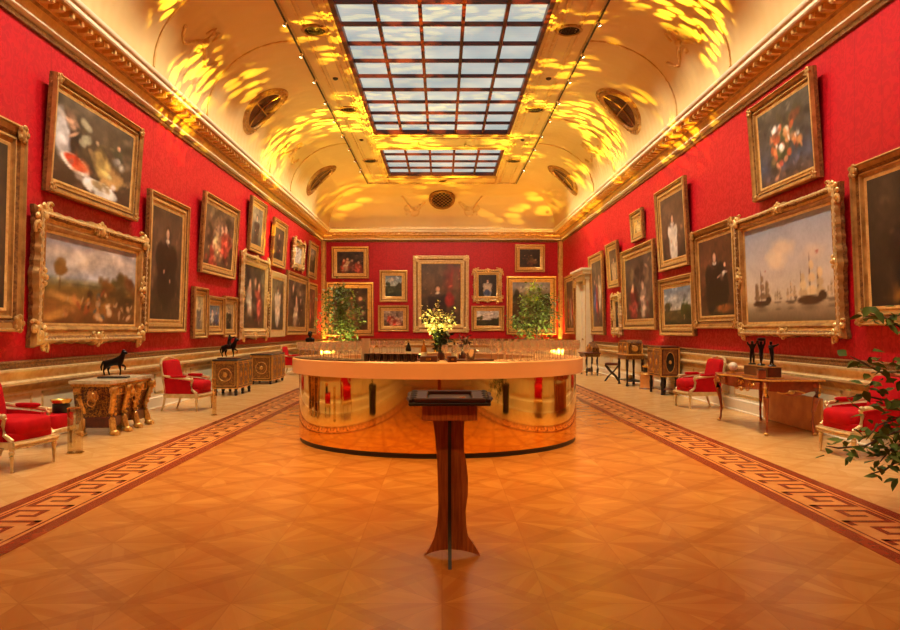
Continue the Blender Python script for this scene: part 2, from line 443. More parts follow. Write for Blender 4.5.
# raised panel mouldings on the dado
def dado_panels(name, side):
    b = MB()
    L = []
    if side in 'LR':
        y = 0.2
        while y < 33: L.append((y, y+1.75)); y += 2.0
    else: L = [(-5.3+i*2.13, -5.3+i*2.13+1.9) for i in range(5)]
    for a, c in L:
        for lo, hi, z0, z1 in ((a, c, .63, .66), (a, c, .29, .32), (a, a+.03, .29, .66), (c-.03, c, .29, .66)):
            m, d = (lo+hi)/2, hi-lo; zz, h = (z0+z1)/2, z1-z0
            if side == 'L': b.box((-W+.035, m, zz), (.025, d, h))
            elif side == 'R': b.box((W-.035, m, zz), (.025, d, h))
            else: b.box((m, YE-.035, zz), (d, .025, h))
    return b.build(name, GOLDP, kind='structure')
dado_panels('trim_5', 'L'); dado_panels('trim_6', 'R'); dado_panels('trim_7', 'E')

# cornice
sweep([(0, 5.55), (.04, 5.56), (.04, 5.60), (.055, 5.62), (.03, 5.645)], 'trim_8', [GOLDD])
sweep([(.03, 5.645), (.08, 5.66), (.1, 5.68), (.1, 5.705), (.07, 5.72)], 'trim_9', [WHITEP])
sweep([(.07, 5.72), (.08, 5.78), (.12, 5.84), (.16, 5.87), (.16, 5.98), (.38, 5.99)], 'trim_10', [FRIEZE, GOLD], [0, 0, 1, 0, 0])
sweep([(.36, 5.985), (.40, 5.98), (.42, 6.0), (.42, 6.05), (.45, 6.07), (.47, 6.10), (.47, 6.13), (.40, 6.15), (.40, 6.2)], 'trim_11', [WHITEP, GOLDP], [1, 0, 0, 1, 0, 0, 1, 1])
def dentils():
    b = MB()
    y = YB+.3
    while y < YE-.2:
        for sx in (-1, 1): 
            b.cur = 0; b.box((sx*(W-.235), y, 5.935), (.16, .11, .09))
            b.cur = 1; b.box((sx*(W-.33), y, 5.925), (.05, .06, .07))
        y += .27
    x = -W+.35
    while x < W-.3:
        b.cur = 0; b.box((x, YE-.235, 5.935), (.11, .16, .09)); b.cur = 1; b.box((x, YE-.325, 5.93), (.05, .03, .05)); x += .27
    return b.build('trim_12', [FRIEZE, GOLDB], kind='structure')
dentils()
# cove + flat, with two skylight openings
XA, ZC = 3.21, 7.83
cv = [(.40, 6.2)]
for i in range(1, 19):
    t = PI/2*i/18; cv.append((W-(XA+1.94*math.cos(t)), 6.2+1.63*math.sin(t)))
o = sweep(cv, 'ceiling', [COVE]); o.data.polygons.foreach_set('use_smooth', [True]*len(o.data.polygons))
ya, yb = YB+(W-XA), YE-(W-XA)
SX = 2.19
SKY = [(1.8, 6.3), (8.1, 24.0), (25.9, 30.4)]
def flat_ceiling():
    b = MB()
    for sx in (-1, 1): b.box((sx*(SX+XA)/2, (ya+yb)/2, ZC+.06), (XA-SX, yb-ya, .12))
    e = [ya]+[v for s in SKY for v in s]+[yb]
    for i in range(0, len(e), 2): b.box((0, (e[i]+e[i+1])/2, ZC+.06), (2*SX, e[i+1]-e[i], .12))
    return b.build('ceiling_flat', PLAS, kind='structure')
flat_ceiling()
def flat_trim():
    b = MB()
    for sx in (-1, 1):
        for x, w_, h, m in ((XA-.03, .08, .05, 0), (2.92, .05, .03, 1), (2.44, .05, .03, 1), (2.30, .08, .05, 1)):
            b.cur = m; b.box((sx*x, (ya+yb)/2, ZC-h/2), (w_, yb-ya, h))
        for x in (2.82, 2.52):
            b.cur = 0; b.box((sx*x, (ya+yb)/2, ZC-.008), (.02, yb-ya, .016))
    for y in (yb-.04, ya+.04): b.cur = 0; b.box((0, y, ZC-.025), (2*XA, .08, .05))
    for y in (24.12, 25.78, 30.52, 7.98, 6.42): b.cur = 1; b.box((0, y, ZC-.025), (2*SX+.3, .08, .05))
    for y in (24.45, 25.45, 30.85): b.cur = 0; b.box((0, y, ZC-.012), (2*SX+.2, .04, .024))
    return b.build('trim_13', [GOLDP, CREAMG], kind='structure')
flat_trim()
def skylight(n, y0, y1, rows):
    r = empty('window_%d' % n, 'x', 'y', (0, y0, ZC)); del r['label']; del r['category']; r['kind'] = 'structure'
    L = y1-y0
    b = MB()
    for sx in (-1, 1): b.box((sx*(SX-.04), L/2, .07), (.10, L, .14))
    for y in (.05, L-.05): b.box((0, y, .07), (2*SX, .10, .14))
    b.build('window_frame', BARS, r, 'structure')
    b = MB()
    for i in range(1, 5): b.box((-SX+2*SX*i/5, L/2, .09), (.075, L-.1, .09))
    for j in range(1, rows): b.box((0, L*j/rows, .088), (2*SX-.1, .065, .08))
    b.build('glazing_bar', BARS, r, 'structure')
    MB().box((0, L/2, .15), (2*SX, L, .02)).build('pane', SKYG, r, 'structure')
skylight(1, *SKY[1], 15); skylight(2, *SKY[2], 4); skylight(3, *SKY[0], 4)
MB().box((0, 16.1, 8.4), (12, 37, .1)).build('ceiling_roof', PLAS, kind='structure')

# corner strips of gilt moulding
for i, sx in enumerate((-1, 1)):
    b = MB(); b.box((sx*(W-.10), YE-.05, 3.35), (.2, .08, 4.5)); b.cur = 1; b.box((sx*(W-.05), YE-.16, 3.35), (.08, .14, 4.5))
    b.tube([(sx*(W-.11), YE-.11, 1.1), (sx*(W-.11), YE-.11, 5.6)], .035)
    b.build('trim_%d' % (14+i), [GOLD, GOLDB], kind='structure')

# door on the right wall
def door():
    r = empty('door_1', 'x', 'y', (W, 28.1, 0), -PI/2); del r['label']; del r['category']; r['kind'] = 'structure'
    b = MB()
    for s in (-1, 1): b.box((s*.88, -.14, 1.7), (.26, .28, 3.4)); b.box((s*.765, -.22, 1.7), (.06, .16, 3.4))
    b.box((0, -.16, 3.45), (2.1, .32, .18)); b.box((0, -.2, 3.62), (2.3, .42, .14)); b.box((0, -.24, 3.73), (2.42, .5, .08))
    b.cur = 1
    for s in (-1, 1): b.box((s*.97, -.29, 1.7), (.03, .02, 3.2)); b.box((s*.95, -.32, 3.3), (.1, .12, .3))
    b.build('door_frame', [WHITEP, GOLDB], r, 'structure')
    b = MB(); b.box((0, -.12, 1.65), (1.5, .06, 3.3))
    for z0, h in ((.55, .7), (1.6, 1.0), (2.75, .9)):
        for s in (-1, 1):
            for dx, w_, dz, hh in ((0, .5, h/2, .03), (0, .5, -h/2, .03), (.25, .03, 0, h), (-.25, .03, 0, h)):
                b.box((s*.37+dx, -.155, z0+dz), (w_, .02, hh))
    b.build('door_leaf', WHITEP, r, 'structure')
    k = MB(); k.lathe([(.0, 0), (.03, .0), (.012, .01), (.012, .05), (.035, .07), (.03, .1), (0, .11)], (0, 0, 0), 12, axis='y')
    k.v = [(v[0]+.07, -.15-v[1], v[2]+1.15) for v in k.v]; k.build('door_knob', BRASS, r, 'structure')
door()

# lunette windows in the cove
t0 = math.radians(40)
def lunette(n, sx, Y):
    r = empty('window_%d' % n, 'x', 'y', (0, 0, 0)); del r['label']; del r['category']; r['kind'] = 'structure'
    def bend(b):
        for i, (x, y, h) in enumerate(b.v):
            t = t0+x/1.78; b.v[i] = (sx*(XA+(1.94-h)*math.cos(t)), Y+y, 6.2+(1.63-h)*math.sin(t))
        return b
    bend(MB().lathe([(.0, .02), (.3, .02), (.62, .02), (.62, -.1)], n=36)).build('pane', MATS.get('dark_brown_glass') or mat('dark_brown_glass', (92, 58, 30), .2, 0, var=.3), r, 'structure')  # plain dark brown pane
    b = MB(); b.lathe([(.58, -.05), (.58, .05), (.62, .08), (.66, .07), (.70, .04), (.76, .05), (.80, .02), (.82, -.05)], n=48, cap=False)
    for k in range(24):
        a = 2*PI*k/24; b.ball((.73*math.cos(a), .73*math.sin(a), .045), .03, 6)
    bend(b).build('window_frame', GOLD, r, 'structure')
    b = MB(); b.tube([(0, -.6+.1*i, .035) for i in range(13)], .018, 5); b.tube([(-.6+.1*i, 0, .035) for i in range(13)], .018, 5)
    bend(b).build('glazing_bar', GOLD, r, 'structure')
k = 4
for Y in (1.5, 10.3, 19.2, 28.0):
    for sx in (-1, 1): lunette(k, sx, Y); k += 1
# plaster relief garlands between lunettes
def relief(n, sx, Y):
    b = MB()
    def P(ang, dy, out=.02): return (sx*(XA+(1.94-out)*math.cos(ang)), Y+dy, 6.2+(1.63-out)*math.sin(ang))
    for s in (-1, 1):
        pts = [P(.55+.09*math.cos(q*.6)+.05*q/6, s*(.08+.11*q), .02) for q in range(9)]
        b.tube(pts, [.03+.015*math.sin(q) for q in range(9)], 6)
        for q in range(9): b.ball(pts[q], .045 if q % 2 else .03, 6)
        b.tube([P(.75+.12*math.sin(q*.7), s*(.1+.09*math.cos(q*.7)), .02) for q in range(9)], .02, 6)
    b.ball(P(.68, 0, .02), .09, 8); b.ball(P(.55, 0), .06, 8); b.ball(P(.82, 0), .05, 8)
    b.build('trim_%d' % n, CREAMG, kind='structure')
n = 20
for Y in (5.9, 14.7, 23.6):
    for sx in (-1, 1): relief(n, sx, Y); n += 1
# ribs of the cove
def ribs():
    b = MB()
    for Y in (4.4, 7.4, 13.2, 16.2, 22.1, 25.1):
        for sx in (-1, 1):
            for i in range(18):
                a, c = PI/2*i/18, PI/2*(i+1)/18
                p = [(sx*(XA+(1.94-.025)*math.cos(q)), 6.2+(1.63-.025)*math.sin(q)) for q in (a, c)]
                q2 = [(sx*(XA+1.96*math.cos(q)), 6.2+1.65*math.sin(q)) for q in (a, c)]
                V = [(x, Y+d, z) for d in (-.03, .03) for x, z in (p[0], p[1], q2[1], q2[0])]
                b.add(V, [(0, 1, 5, 4), (0, 1, 2, 3), (4, 5, 6, 7)])
    b.build('trim_30', CREAMG, kind='structure')
ribs()
# end cove: round pierced grille with scrolls
def end_relief():
    ay = YE-(W-XA)   # centre line of end cove
    def Q(x, ang, out=.0): return (x, ay+(1.94-out)*math.cos(ang), 6.2+(1.63-out)*math.sin(ang))
    b = MB()
    for s in (-1, 1):
        b.tube([Q(s*(.75+.13*q), .72-.33*math.sin(q*.42)+.05*q*.3, .02) for q in range(9)], .04, 6)
        b.tube([Q(s*(1.25+.22*math.cos(q*.7)), .42+.12*math.sin(q*.7), .02) for q in range(9)], .03, 6)
        b.tube([Q(s*(1.55+.16*math.cos(q*.75)), .52+.09*math.sin(q*.75), .02) for q in range(9)], .025, 6)
        for q in range(6): b.ball(Q(s*(.85+.15*q), .70-.07*q, .01), .05, 6)
    b.build('trim_31', CREAMG, kind='structure')
    p = Q(0, .82); g = empty('ceiling_vent', 'large round lattice grille with gilt ring on the curved ceiling above the end wall', 'vent', (p[0], p[1]-.05, p[2]-.05))
    nv = Vector((0, -math.cos(.82)/1.94, -math.sin(.82)/1.63)).normalized(); xc = Vector((1, 0, 0)); yc = nv.cross(xc)
    g.rotation_euler = Matrix((xc, yc, nv)).transposed().to_euler()
    MB().lathe([(0, .0), (.46, .0), (.46, -.1)], n=32).build('backing', BLACK, g)
    MB().lathe([(.44, -.08), (.44, .05), (.49, .08), (.55, .06), (.58, .02), (.6, -.1)], n=36).build('rim', GOLDD, g)
    b = MB()
    for i in range(-3, 4):
        d = i*.125; h = math.sqrt(max(.0, .44**2-d*d))
        for a in (PI/4, -PI/4):
            ux, uy = math.cos(a), math.sin(a)
            b.tube([(ux*-h-uy*d, uy*-h+ux*d, .02), (ux*h-uy*d, uy*h+ux*d, .02)], .011, 4)
    b.build('grille', GOLD, g)
end_relief()

# round ceiling vents
vent_lab = {}
def vent(x, Y, label, r=.26):
    g = empty('ceiling_vent', label, 'vent', (x, Y, ZC), 0, 'round vents in the flat ceiling')
    MB().lathe([(0, -.015), (r*.86, -.015), (r*.86, .02)], n=24).build('backing', BLACK, g)
    MB().lathe([(r*.84, 0), (r*.86, -.035), (r*.95, -.045), (r*1.1, -.03), (r*1.15, 0)], n=24).build('rim', GOLD, g)
    b = MB()
    for q in (.25, .5, .72): b.tube([(r*q*math.cos(a*PI/8), r*q*math.sin(a*PI/8), -.025) for a in range(16)], .012, 5, True)
    for a in range(8): b.tube([(0, 0, -.025), (r*.86*math.cos(a*PI/4), r*.86*math.sin(a*PI/4), -.025)], .01, 4)
    b.build('grille', VENTM, g)
nth = {15.6: 'nearest the camera', 21.2: 'second from the camera', 27.6: 'third from the camera, by the small skylight'}
for Y, s in nth.items():
    for sx, nm in ((-1, 'left'), (1, 'right')):
        vent(sx*2.68, Y, 'round dark ceiling vent %s of the skylights, %s' % (nm, s))
vent(0, 31.3, 'small round vent in the ceiling between small skylight and end wall', .17)
for i, (x, Y) in enumerate(((-2.68, 14.0), (2.68, 14.0), (-2.68, 18.6), (2.68, 18.6), (-2.68, 24.6), (2.68, 24.6))):
    o = MB().lathe([(.07, 0), (.065, -.03), (.03, -.05), (0, -.05)], (x, Y, ZC), 14).build('smoke_detector', VENTM)
    tag(o, 'small ceiling detector %s of the skylight, %s' % ('left' if x < 0 else 'right', {14.0: 'nearest the camera', 18.6: 'between the first and second large vents', 24.6: 'by the far end of the large skylight'}[Y]), 'detector', 'small detectors between the vents')

# ------------------------------------------------------------------ pictures
def sm(x): return x*x*(3-2*x)
class Pic:
    def __init__(s, w, h, seed):
        s.w, s.h = w, h; s.r = np.random.RandomState(seed)
        u, v = np.meshgrid(np.linspace(0, 1, w), np.linspace(0, 1, h)); s.u, s.v = u, v; s.asp = w/h; s.k = 1.0
        s.a = np.zeros((h, w, 3))
    def noise(s, k):
        g = s.r.rand(k+2, k+2); x = s.u*k; y = s.v*k
        i = np.minimum(x.astype(int), k); j = np.minimum(y.astype(int), k); fx = sm(x-i); fy = sm(y-j)
        return (g[j, i]*(1-fx)+g[j, i+1]*fx)*(1-fy)+(g[j+1, i]*(1-fx)+g[j+1, i+1]*fx)*fy
    def fbm(s, k): return (s.noise(k)+.5*s.noise(k*2+1)+.25*s.noise(k*4+1))/1.75
    def grad(s, stops):
        for k in range(3): s.a[..., k] = np.interp(s.v, [q[0] for q in stops], [q[1][k] for q in stops])
        return s
    def blob(s, c, x, y, rx, ry, rot=0, a=1.0, soft=.35, rough=.25):
        rx *= s.k; ry *= s.k
        dx, dy = (s.u-x), (s.v-y); ca, sa = math.cos(rot), math.sin(rot)
        p, q = (dx*ca+dy*sa)/rx, (dy*ca-dx*sa)/ry
        d = np.sqrt(p*p+q*q)+(s.fbm(7)-.5)*rough*2
        m = np.clip((1-d)/soft, 0, 1)*a
        s.a = s.a*(1-m[..., None])+np.array(c)*m[..., None]; return s
    def daubs(s, n, r=.05, lo=.55, hi=1.7):
        q = s.k; s.k = 1
        for _ in range(n):
            x, y = s.r.rand(), s.r.rand(); c = s.a[int(y*(s.h-1)), int(x*(s.w-1))].copy()
            f = lo+(hi-lo)*s.r.rand(); c = np.clip(c*f+np.array([6, 3, 0])*(f-.9), 2, 240)
            s.blob(c, x+.03*s.r.randn(), y+.03*s.r.randn(), r*(.4+1.2*s.r.rand()), r*(.3+.8*s.r.rand())*s.asp, s.r.rand()*3, .75, .7, .5)
        s.k = q; return s
    def vary(s, amp, k=9):
        s.a = s.a*(1+(s.fbm(k)-.5)[..., None]*2*amp); return s
    def specks(s, n, cols, x0, x1, y0, y1, r):
        for i in range(n):
            c = cols[s.r.randint(len(cols))]
            s.blob(c, x0+(x1-x0)*s.r.rand(), y0+(y1-y0)*s.r.rand(), r*(.4+s.r.rand()), r*(.6+.5*s.r.rand())*s.asp, s.r.rand()*1.2-.6, .8, .6, .5)
        return s
SKIN = (214, 170, 136)
def portrait(p, bg=(52, 40, 28), dress=(24, 20, 20), x=.5, face=.80, hands=True, legs=False, wide=.2, collar=True, accent=None):
    p.grad([(0, tuple(k*.7 for k in bg)), (.5, bg), (1, tuple(k*.9 for k in bg))]).vary(.35, 4)
    if accent: p.blob(accent, .8, .75, .3, .3, .3, .7, .8)
    base = .1 if legs else -.1
    p.a = p.a*1.2; p.blob(tuple(k*1.7 for k in bg), .25, .7, .35, .35, .3, .6, 1, .6).blob(tuple(k*1.25 for k in bg), .8, .3, .3, .3, .3, .6, 1, .6)
    p.blob(tuple(min(255, k*1.9+14) for k in dress), x, (face+base)/2-.03, wide*1.12, (face-base)/2+.02, 0, .8, .5, .3); wide = wide*1.15
    p.blob(dress, x, (face+base)/2-.05, wide, (face-base)/2, 0, 1, .25, .15)
    p.blob(dress, x-.12*wide*5, face-.22, wide*.5, .16, .5, 1, .3); p.blob(dress, x+.12*wide*5, face-.22, wide*.5, .16, -.5, 1, .3)
    if collar: p.blob((226, 218, 200), x, face-.065, .075, .022*p.asp+.01, 0, .95, .4, .1)
    p.blob((60, 38, 24), x, face+.02, .085, .07*p.asp+.014, 0, 1, .3, .1)
    p.blob(SKIN, x, face, .062, .055*p.asp+.016, 0, 1, .4, .08)
    if hands: p.blob(SKIN, x-.09, face-.34, .035, .028, .5, .95, .5, .3); p.blob(SKIN, x+.11, face-.42, .03, .026, 0, .9, .5, .3)
    return p
def landscape(p, sky=((150, 170, 190), (214, 200, 160)), land=(96, 84, 40), hor=.5, trees=(44, 46, 22), left=True, right=True, figs=14):
    p.grad([(0, tuple(k*.55 for k in land)), (hor*.6, land), (hor-.02, tuple(k*1.1 for k in land)), (hor+.02, sky[1]), (1, sky[0])])
    p.blob((232, 222, 200), .4, hor+.32, .4, .1, .2, .7, .9, .7).blob((120, 126, 136), .7, hor+.38, .3, .08, -.1, .6, .9, .7)
    if right:
        for q in range(7): p.blob(tuple(k*(.8+.5*p.r.rand()) for k in trees), .72+.07*q*.6, hor-.08+.09*p.r.rand(), .1, .13+.1*p.r.rand(), 0, .95, .35, .6)
    if left:
        for q in range(4): p.blob(tuple(k*(1+.5*p.r.rand()) for k in trees), .08+.05*q, hor+.06+.1*p.r.rand(), .07, .1+.06*p.r.rand(), 0, .9, .4, .6)
    p.blob(tuple(min(255, k*1.8) for k in land), .35, hor*.45, .3, .06, .2, .6, .8, .5)
    p.specks(figs, [(60, 34, 20), (180, 120, 70), (120, 50, 34), (200, 180, 140)], .15, .85, .08, hor*.7, .022)
    return p.vary(.2)
def still(p, bg=(48, 42, 32), cols=((188, 60, 40), (216, 200, 160), (150, 110, 60), (226, 220, 206)), n=26, y0=.15, y1=.7):
    p.grad([(0, (66, 44, 28)), (.3, tuple(k*.8 for k in bg)), (1, bg)]).vary(.3, 4)
    p.blob((110, 80, 44), .6, .35, .3, .22, -.3, .9, .5, .6)
    p.specks(n, list(cols), .15, .85, y0, y1, .06)
    return p.vary(.2)
def group_(p, bg=(58, 44, 30), cols=((150, 40, 34), (190, 150, 90), (40, 44, 60), (210, 190, 160)), n=5, face=.62):
    p.k = 1.25
    p.grad([(0, (74, 52, 34)), (.5, tuple(k*1.25 for k in bg)), (1, bg)]).vary(.45, 4)
    p.specks(10, [tuple(k*1.6 for k in bg), tuple(k*.6 for k in bg), (130, 110, 80)], .05, .95, .3, 1, .09)
    for i in range(n):
        x = .15+.7*(i+.5)/n+.04*p.r.randn(); f = face+.08*p.r.randn(); c = cols[i % len(cols)]
        p.blob(tuple(k*.7 for k in c), x+.04, f-.3, .15, .3, .2*p.r.randn(), .9, .5, .5); p.blob(c, x, f-.26, .11, .24, .2*p.r.randn(), .95, .5, .5)
        for _ in range(3): p.blob(tuple(min(255, k*1.5+20) for k in c), x+.08*p.r.randn(), f-.2-.2*p.r.rand(), .05, .09, p.r.rand()*3, .7, .8, .6)
        p.blob(SKIN, x+.01, f, .045, .045*p.asp+.008, 0, .95, .5, .2); p.blob(SKIN, x+.05, f-.2, .03, .015, .4, .7, .6, .4)
    p.specks(8, list(cols), .1, .9, .05, .3, .03)
    return p.vary(.25)
def seascape(p, sky=((140, 152, 170), (214, 204, 176))):
    p.grad([(0, (104, 88, 62)), (.12, (150, 134, 104)), (.21, (196, 180, 146)), (.23, sky[1]), (.6, (196, 190, 182)), (1, sky[0])]).vary(.05, 4)
    p.blob((226, 204, 170), .48, .72, .16, .13, .5, .85, .7, .6).blob((232, 212, 176), .4, .62, .13, .1, 0, .85, .7, .6).blob((220, 200, 170), .78, .62, .14, .08, .3, .7, .8, .6)
    for x, s, c, sail in ((.55, .7, (120, 100, 74), (214, 190, 146)), (.4, .5, (130, 112, 86), (206, 188, 150)), (.95, .6, (120, 104, 80), (210, 190, 150)), (.2, 1.25, (70, 50, 34), (150, 122, 86)), (.75, 1.6, (76, 54, 34), (232, 206, 150))):
        for d, h in ((-.055, .15), (0, .24), (.05, .17)):
            p.blob(c, x+d*s, .22+h*s*.5, .008, h*s*.62, 0, .9, .4, .02)
            for q in range(3):
                sh_ = .82+.2*p.r.rand(); p.blob(tuple(k*sh_ for k in sail), x+d*s+.012*s, .24+h*s*(.12+.3*q), (.034-.008*q)*s, .032*s, .1, .92, .3, .15)
        p.blob(c, x, .2, .095*s, .03*s, 0, 1, .25, .1); p.blob(c, x+.075*s, .235, .028*s, .03*s, 0, 1, .25, .1); p.blob((160, 60, 40), x+.05*s, .22+.25*s, .014*s, .008*s, 0, .8, .5, .1)
        p.blob((92, 76, 52), x, .14, .085*s, .03*s, 0, .6, .8, .3)
    return p
def still_fruit(p):
    p.k = 1.3
    p.grad([(0, (60, 44, 34)), (.4, (70, 58, 44)), (1, (88, 78, 64))]).vary(.3, 4)
    p.blob((30, 26, 26), .16, .6, .13, .2, .2, 1, .4, .3).blob((196, 196, 196), .08, .52, .08, .24, .1, .9, .4, .3).blob(SKIN, .15, .76, .05, .05, 0, 1, .4, .1).blob((60, 36, 22), .13, .8, .05, .04, 0, .9, .5, .2)
    p.blob(SKIN, .2, .6, .02, .08, -.8, .9, .5, .2)
    for q in range(7): p.blob((170, 170, 140), .3+.07*p.r.rand(), .55+.25*p.r.rand(), .04, .04, 0, .7, .6, .6)
    p.blob((180, 156, 90), .58, .42, .1, .2, .3, .95, .4, .5).blob((186, 150, 90), .72, .3, .12, .16, -.5, .9, .4, .5).blob((60, 66, 50), .78, .62, .07, .12, .2, .9, .5, .3).blob((226, 220, 210), .77, .55, .04, .03, .3, .9, .5, .3).blob(SKIN, .78, .72, .03, .03, 0, .9, .5, .2)
    p.blob((232, 226, 210), .24, .28, .15, .075, -.35, 1, .15, .1).blob((206, 62, 30), .24, .3, .12, .055, -.35, 1, .2, .15)
    p.blob((222, 224, 214), .56, .1, .2, .08, -.15, 1, .15, .08).blob((160, 140, 100), .56, .14, .14, .04, -.15, 1, .3, .3)
    return p.vary(.12)
def valley(p):
    p.grad([(0, (96, 58, 26)), (.2, (150, 98, 42)), (.42, (120, 96, 44)), (.5, (140, 140, 110)), (.55, (170, 178, 186)), (.8, (196, 186, 172)), (1, (150, 146, 160))]).vary(.1, 4)
    p.blob((226, 214, 190), .35, .72, .3, .12, .3, .8, .9, .7).blob((216, 204, 186), .7, .86, .25, .08, -.2, .7, .9, .7).blob((120, 124, 142), .12, .93, .25, .08, 0, .6, .9, .7)
    for q in range(16): p.blob((70+50*p.r.rand(), 56+24*p.r.rand(), 26), .55+.45*p.r.rand(), .36+.26*p.r.rand(), .06, .1, 0, .85, .6, .7)
    p.blob((60, 42, 22), .85, .3, .22, .2, 0, .85, .6, .6)
    for q in range(7): p.blob((110+30*p.r.rand(), 92, 36), .12+.1*p.r.rand(), .55+.14*p.r.rand(), .05, .06, 0, .85, .5, .6)
    p.blob((96, 70, 34), .15, .46, .012, .1, 0, .8, .5, .3)
    p.blob((212, 160, 82), .22, .3, .3, .05, -.25, .8, .8, .5).blob((206, 150, 70), .12, .1, .22, .07, .5, .8, .8, .5).blob((90, 84, 50), .4, .46, .3, .03, 0, .7, .8, .6)
    p.specks(26, [(150, 70, 36), (206, 176, 130), (196, 130, 70), (70, 46, 26), (60, 80, 90)], .2, .62, .1, .4, .03)
    p.specks(14, [(216, 190, 150), (190, 160, 120)], .5, .95, .08, .26, .025)
    return p.vary(.15)
def bouquet(p):
    p.k = 1.35
    p.grad([(0, (78, 56, 44)), (.25, (60, 70, 90)), (.5, (66, 66, 66)), (1, (80, 76, 64))]).vary(.25, 4)
    p.specks(16, [(52, 60, 34), (70, 66, 44)], .2, .8, .25, .8, .08)
    p.specks(14, [(150, 90, 60), (120, 60, 40), (90, 100, 60)], .2, .8, .3, .85, .05); p.specks(26, [(236, 228, 212), (224, 150, 90), (196, 90, 50), (240, 236, 226)], .24, .8, .32, .72, .04)
    p.specks(6, [(200, 80, 60), (220, 150, 110)], .3, .6, .1, .35, .03)
    return p.vary(.15)

PCOUNT = 0
def frame_ring(b, Wd, H, fw, prof, wav=None, seg=1):
    """rectangular ring; prof [(t 0 outer..1 inner, lift)], outer size Wd x H, base z=0 at bottom edge"""
    pts = []
    cs = [(-Wd/2, 0), (Wd/2, 0), (Wd/2, H), (-Wd/2, H)]
    for k in range(4):
        (x0, z0), (x1, z1) = cs[k], cs[(k+1) % 4]
        for i in range(seg):
            s = i/seg; pts.append((x0+(x1-x0)*s, z0+(z1-z0)*s, k, s))
    V = []; fs = []; n = len(prof); m = len(pts)
    for x, z, k, s in pts:
        for t, h in prof:
            # inward offset with mitre: clamp to inner rectangle
            o = t*fw
            if wav: o -= wav(k, s)*(1-t)**1.5; h = h*(1+.0)
            ix = x; iz = z
            fx = (Wd/2-o)/(Wd/2); fz = (H/2-o)/(H/2)
            V.append((x*fx, -h, H/2+(z-H/2)*fz))
    for i in range(m):
        j = (i+1) % m
        for q in range(n-1): fs.append((i*n+q, j*n+q, j*n+q+1, i*n+q+1))
    b.add(V, fs, False)
    if n > 4:  # recess shade and highlight lines put into the gilt colours
        m0 = len(b.mi)-len(fs)
        for i in range(len(fs)):
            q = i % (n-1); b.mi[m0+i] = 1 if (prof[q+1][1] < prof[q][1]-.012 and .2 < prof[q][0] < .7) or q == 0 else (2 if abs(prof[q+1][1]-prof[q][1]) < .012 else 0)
PROFS = {
 'plain': [(0, 0), (0, .07), (.06, .105), (.16, .11), (.22, .085), (.34, .075), (.55, .06), (.7, .068), (.78, .06), (.82, .04), (1, .03)],
 'broad': [(0, 0), (0, .06), (.05, .12), (.14, .13), (.2, .10), (.45, .085), (.62, .05), (.68, .07), (.76, .07), (.8, .045), (1, .03)],
 'carved': [(0, 0), (0, .06), (.12, .13), (.3, .14), (.42, .09), (.6, .08), (.75, .10), (.86, .08), (.9, .05), (1, .03)],
 'thin': [(0, 0), (0, .05), (.15, .08), (.5, .06), (.8, .06), (1, .03)],
}
def carving(s, sc=1.0):
    b = MB()
    b.ball((0, -.12, 0), (.07*sc, .045, .07*sc), 8)
    for q in range(5):
        a = q*PI/4+PI*.0; r = .12*sc
        b.ball((r*math.cos(a), -.11, r*math.sin(a)), (.045*sc, .03, .045*sc), 6)
    for a0, s1 in ((0, 1), (PI, -1)):
        b.tube(spiral(s1*.15*sc, -.02, .085*sc, .02*sc, a0, s1*1.1, 12, -.11), .02*sc, 6)
    return b
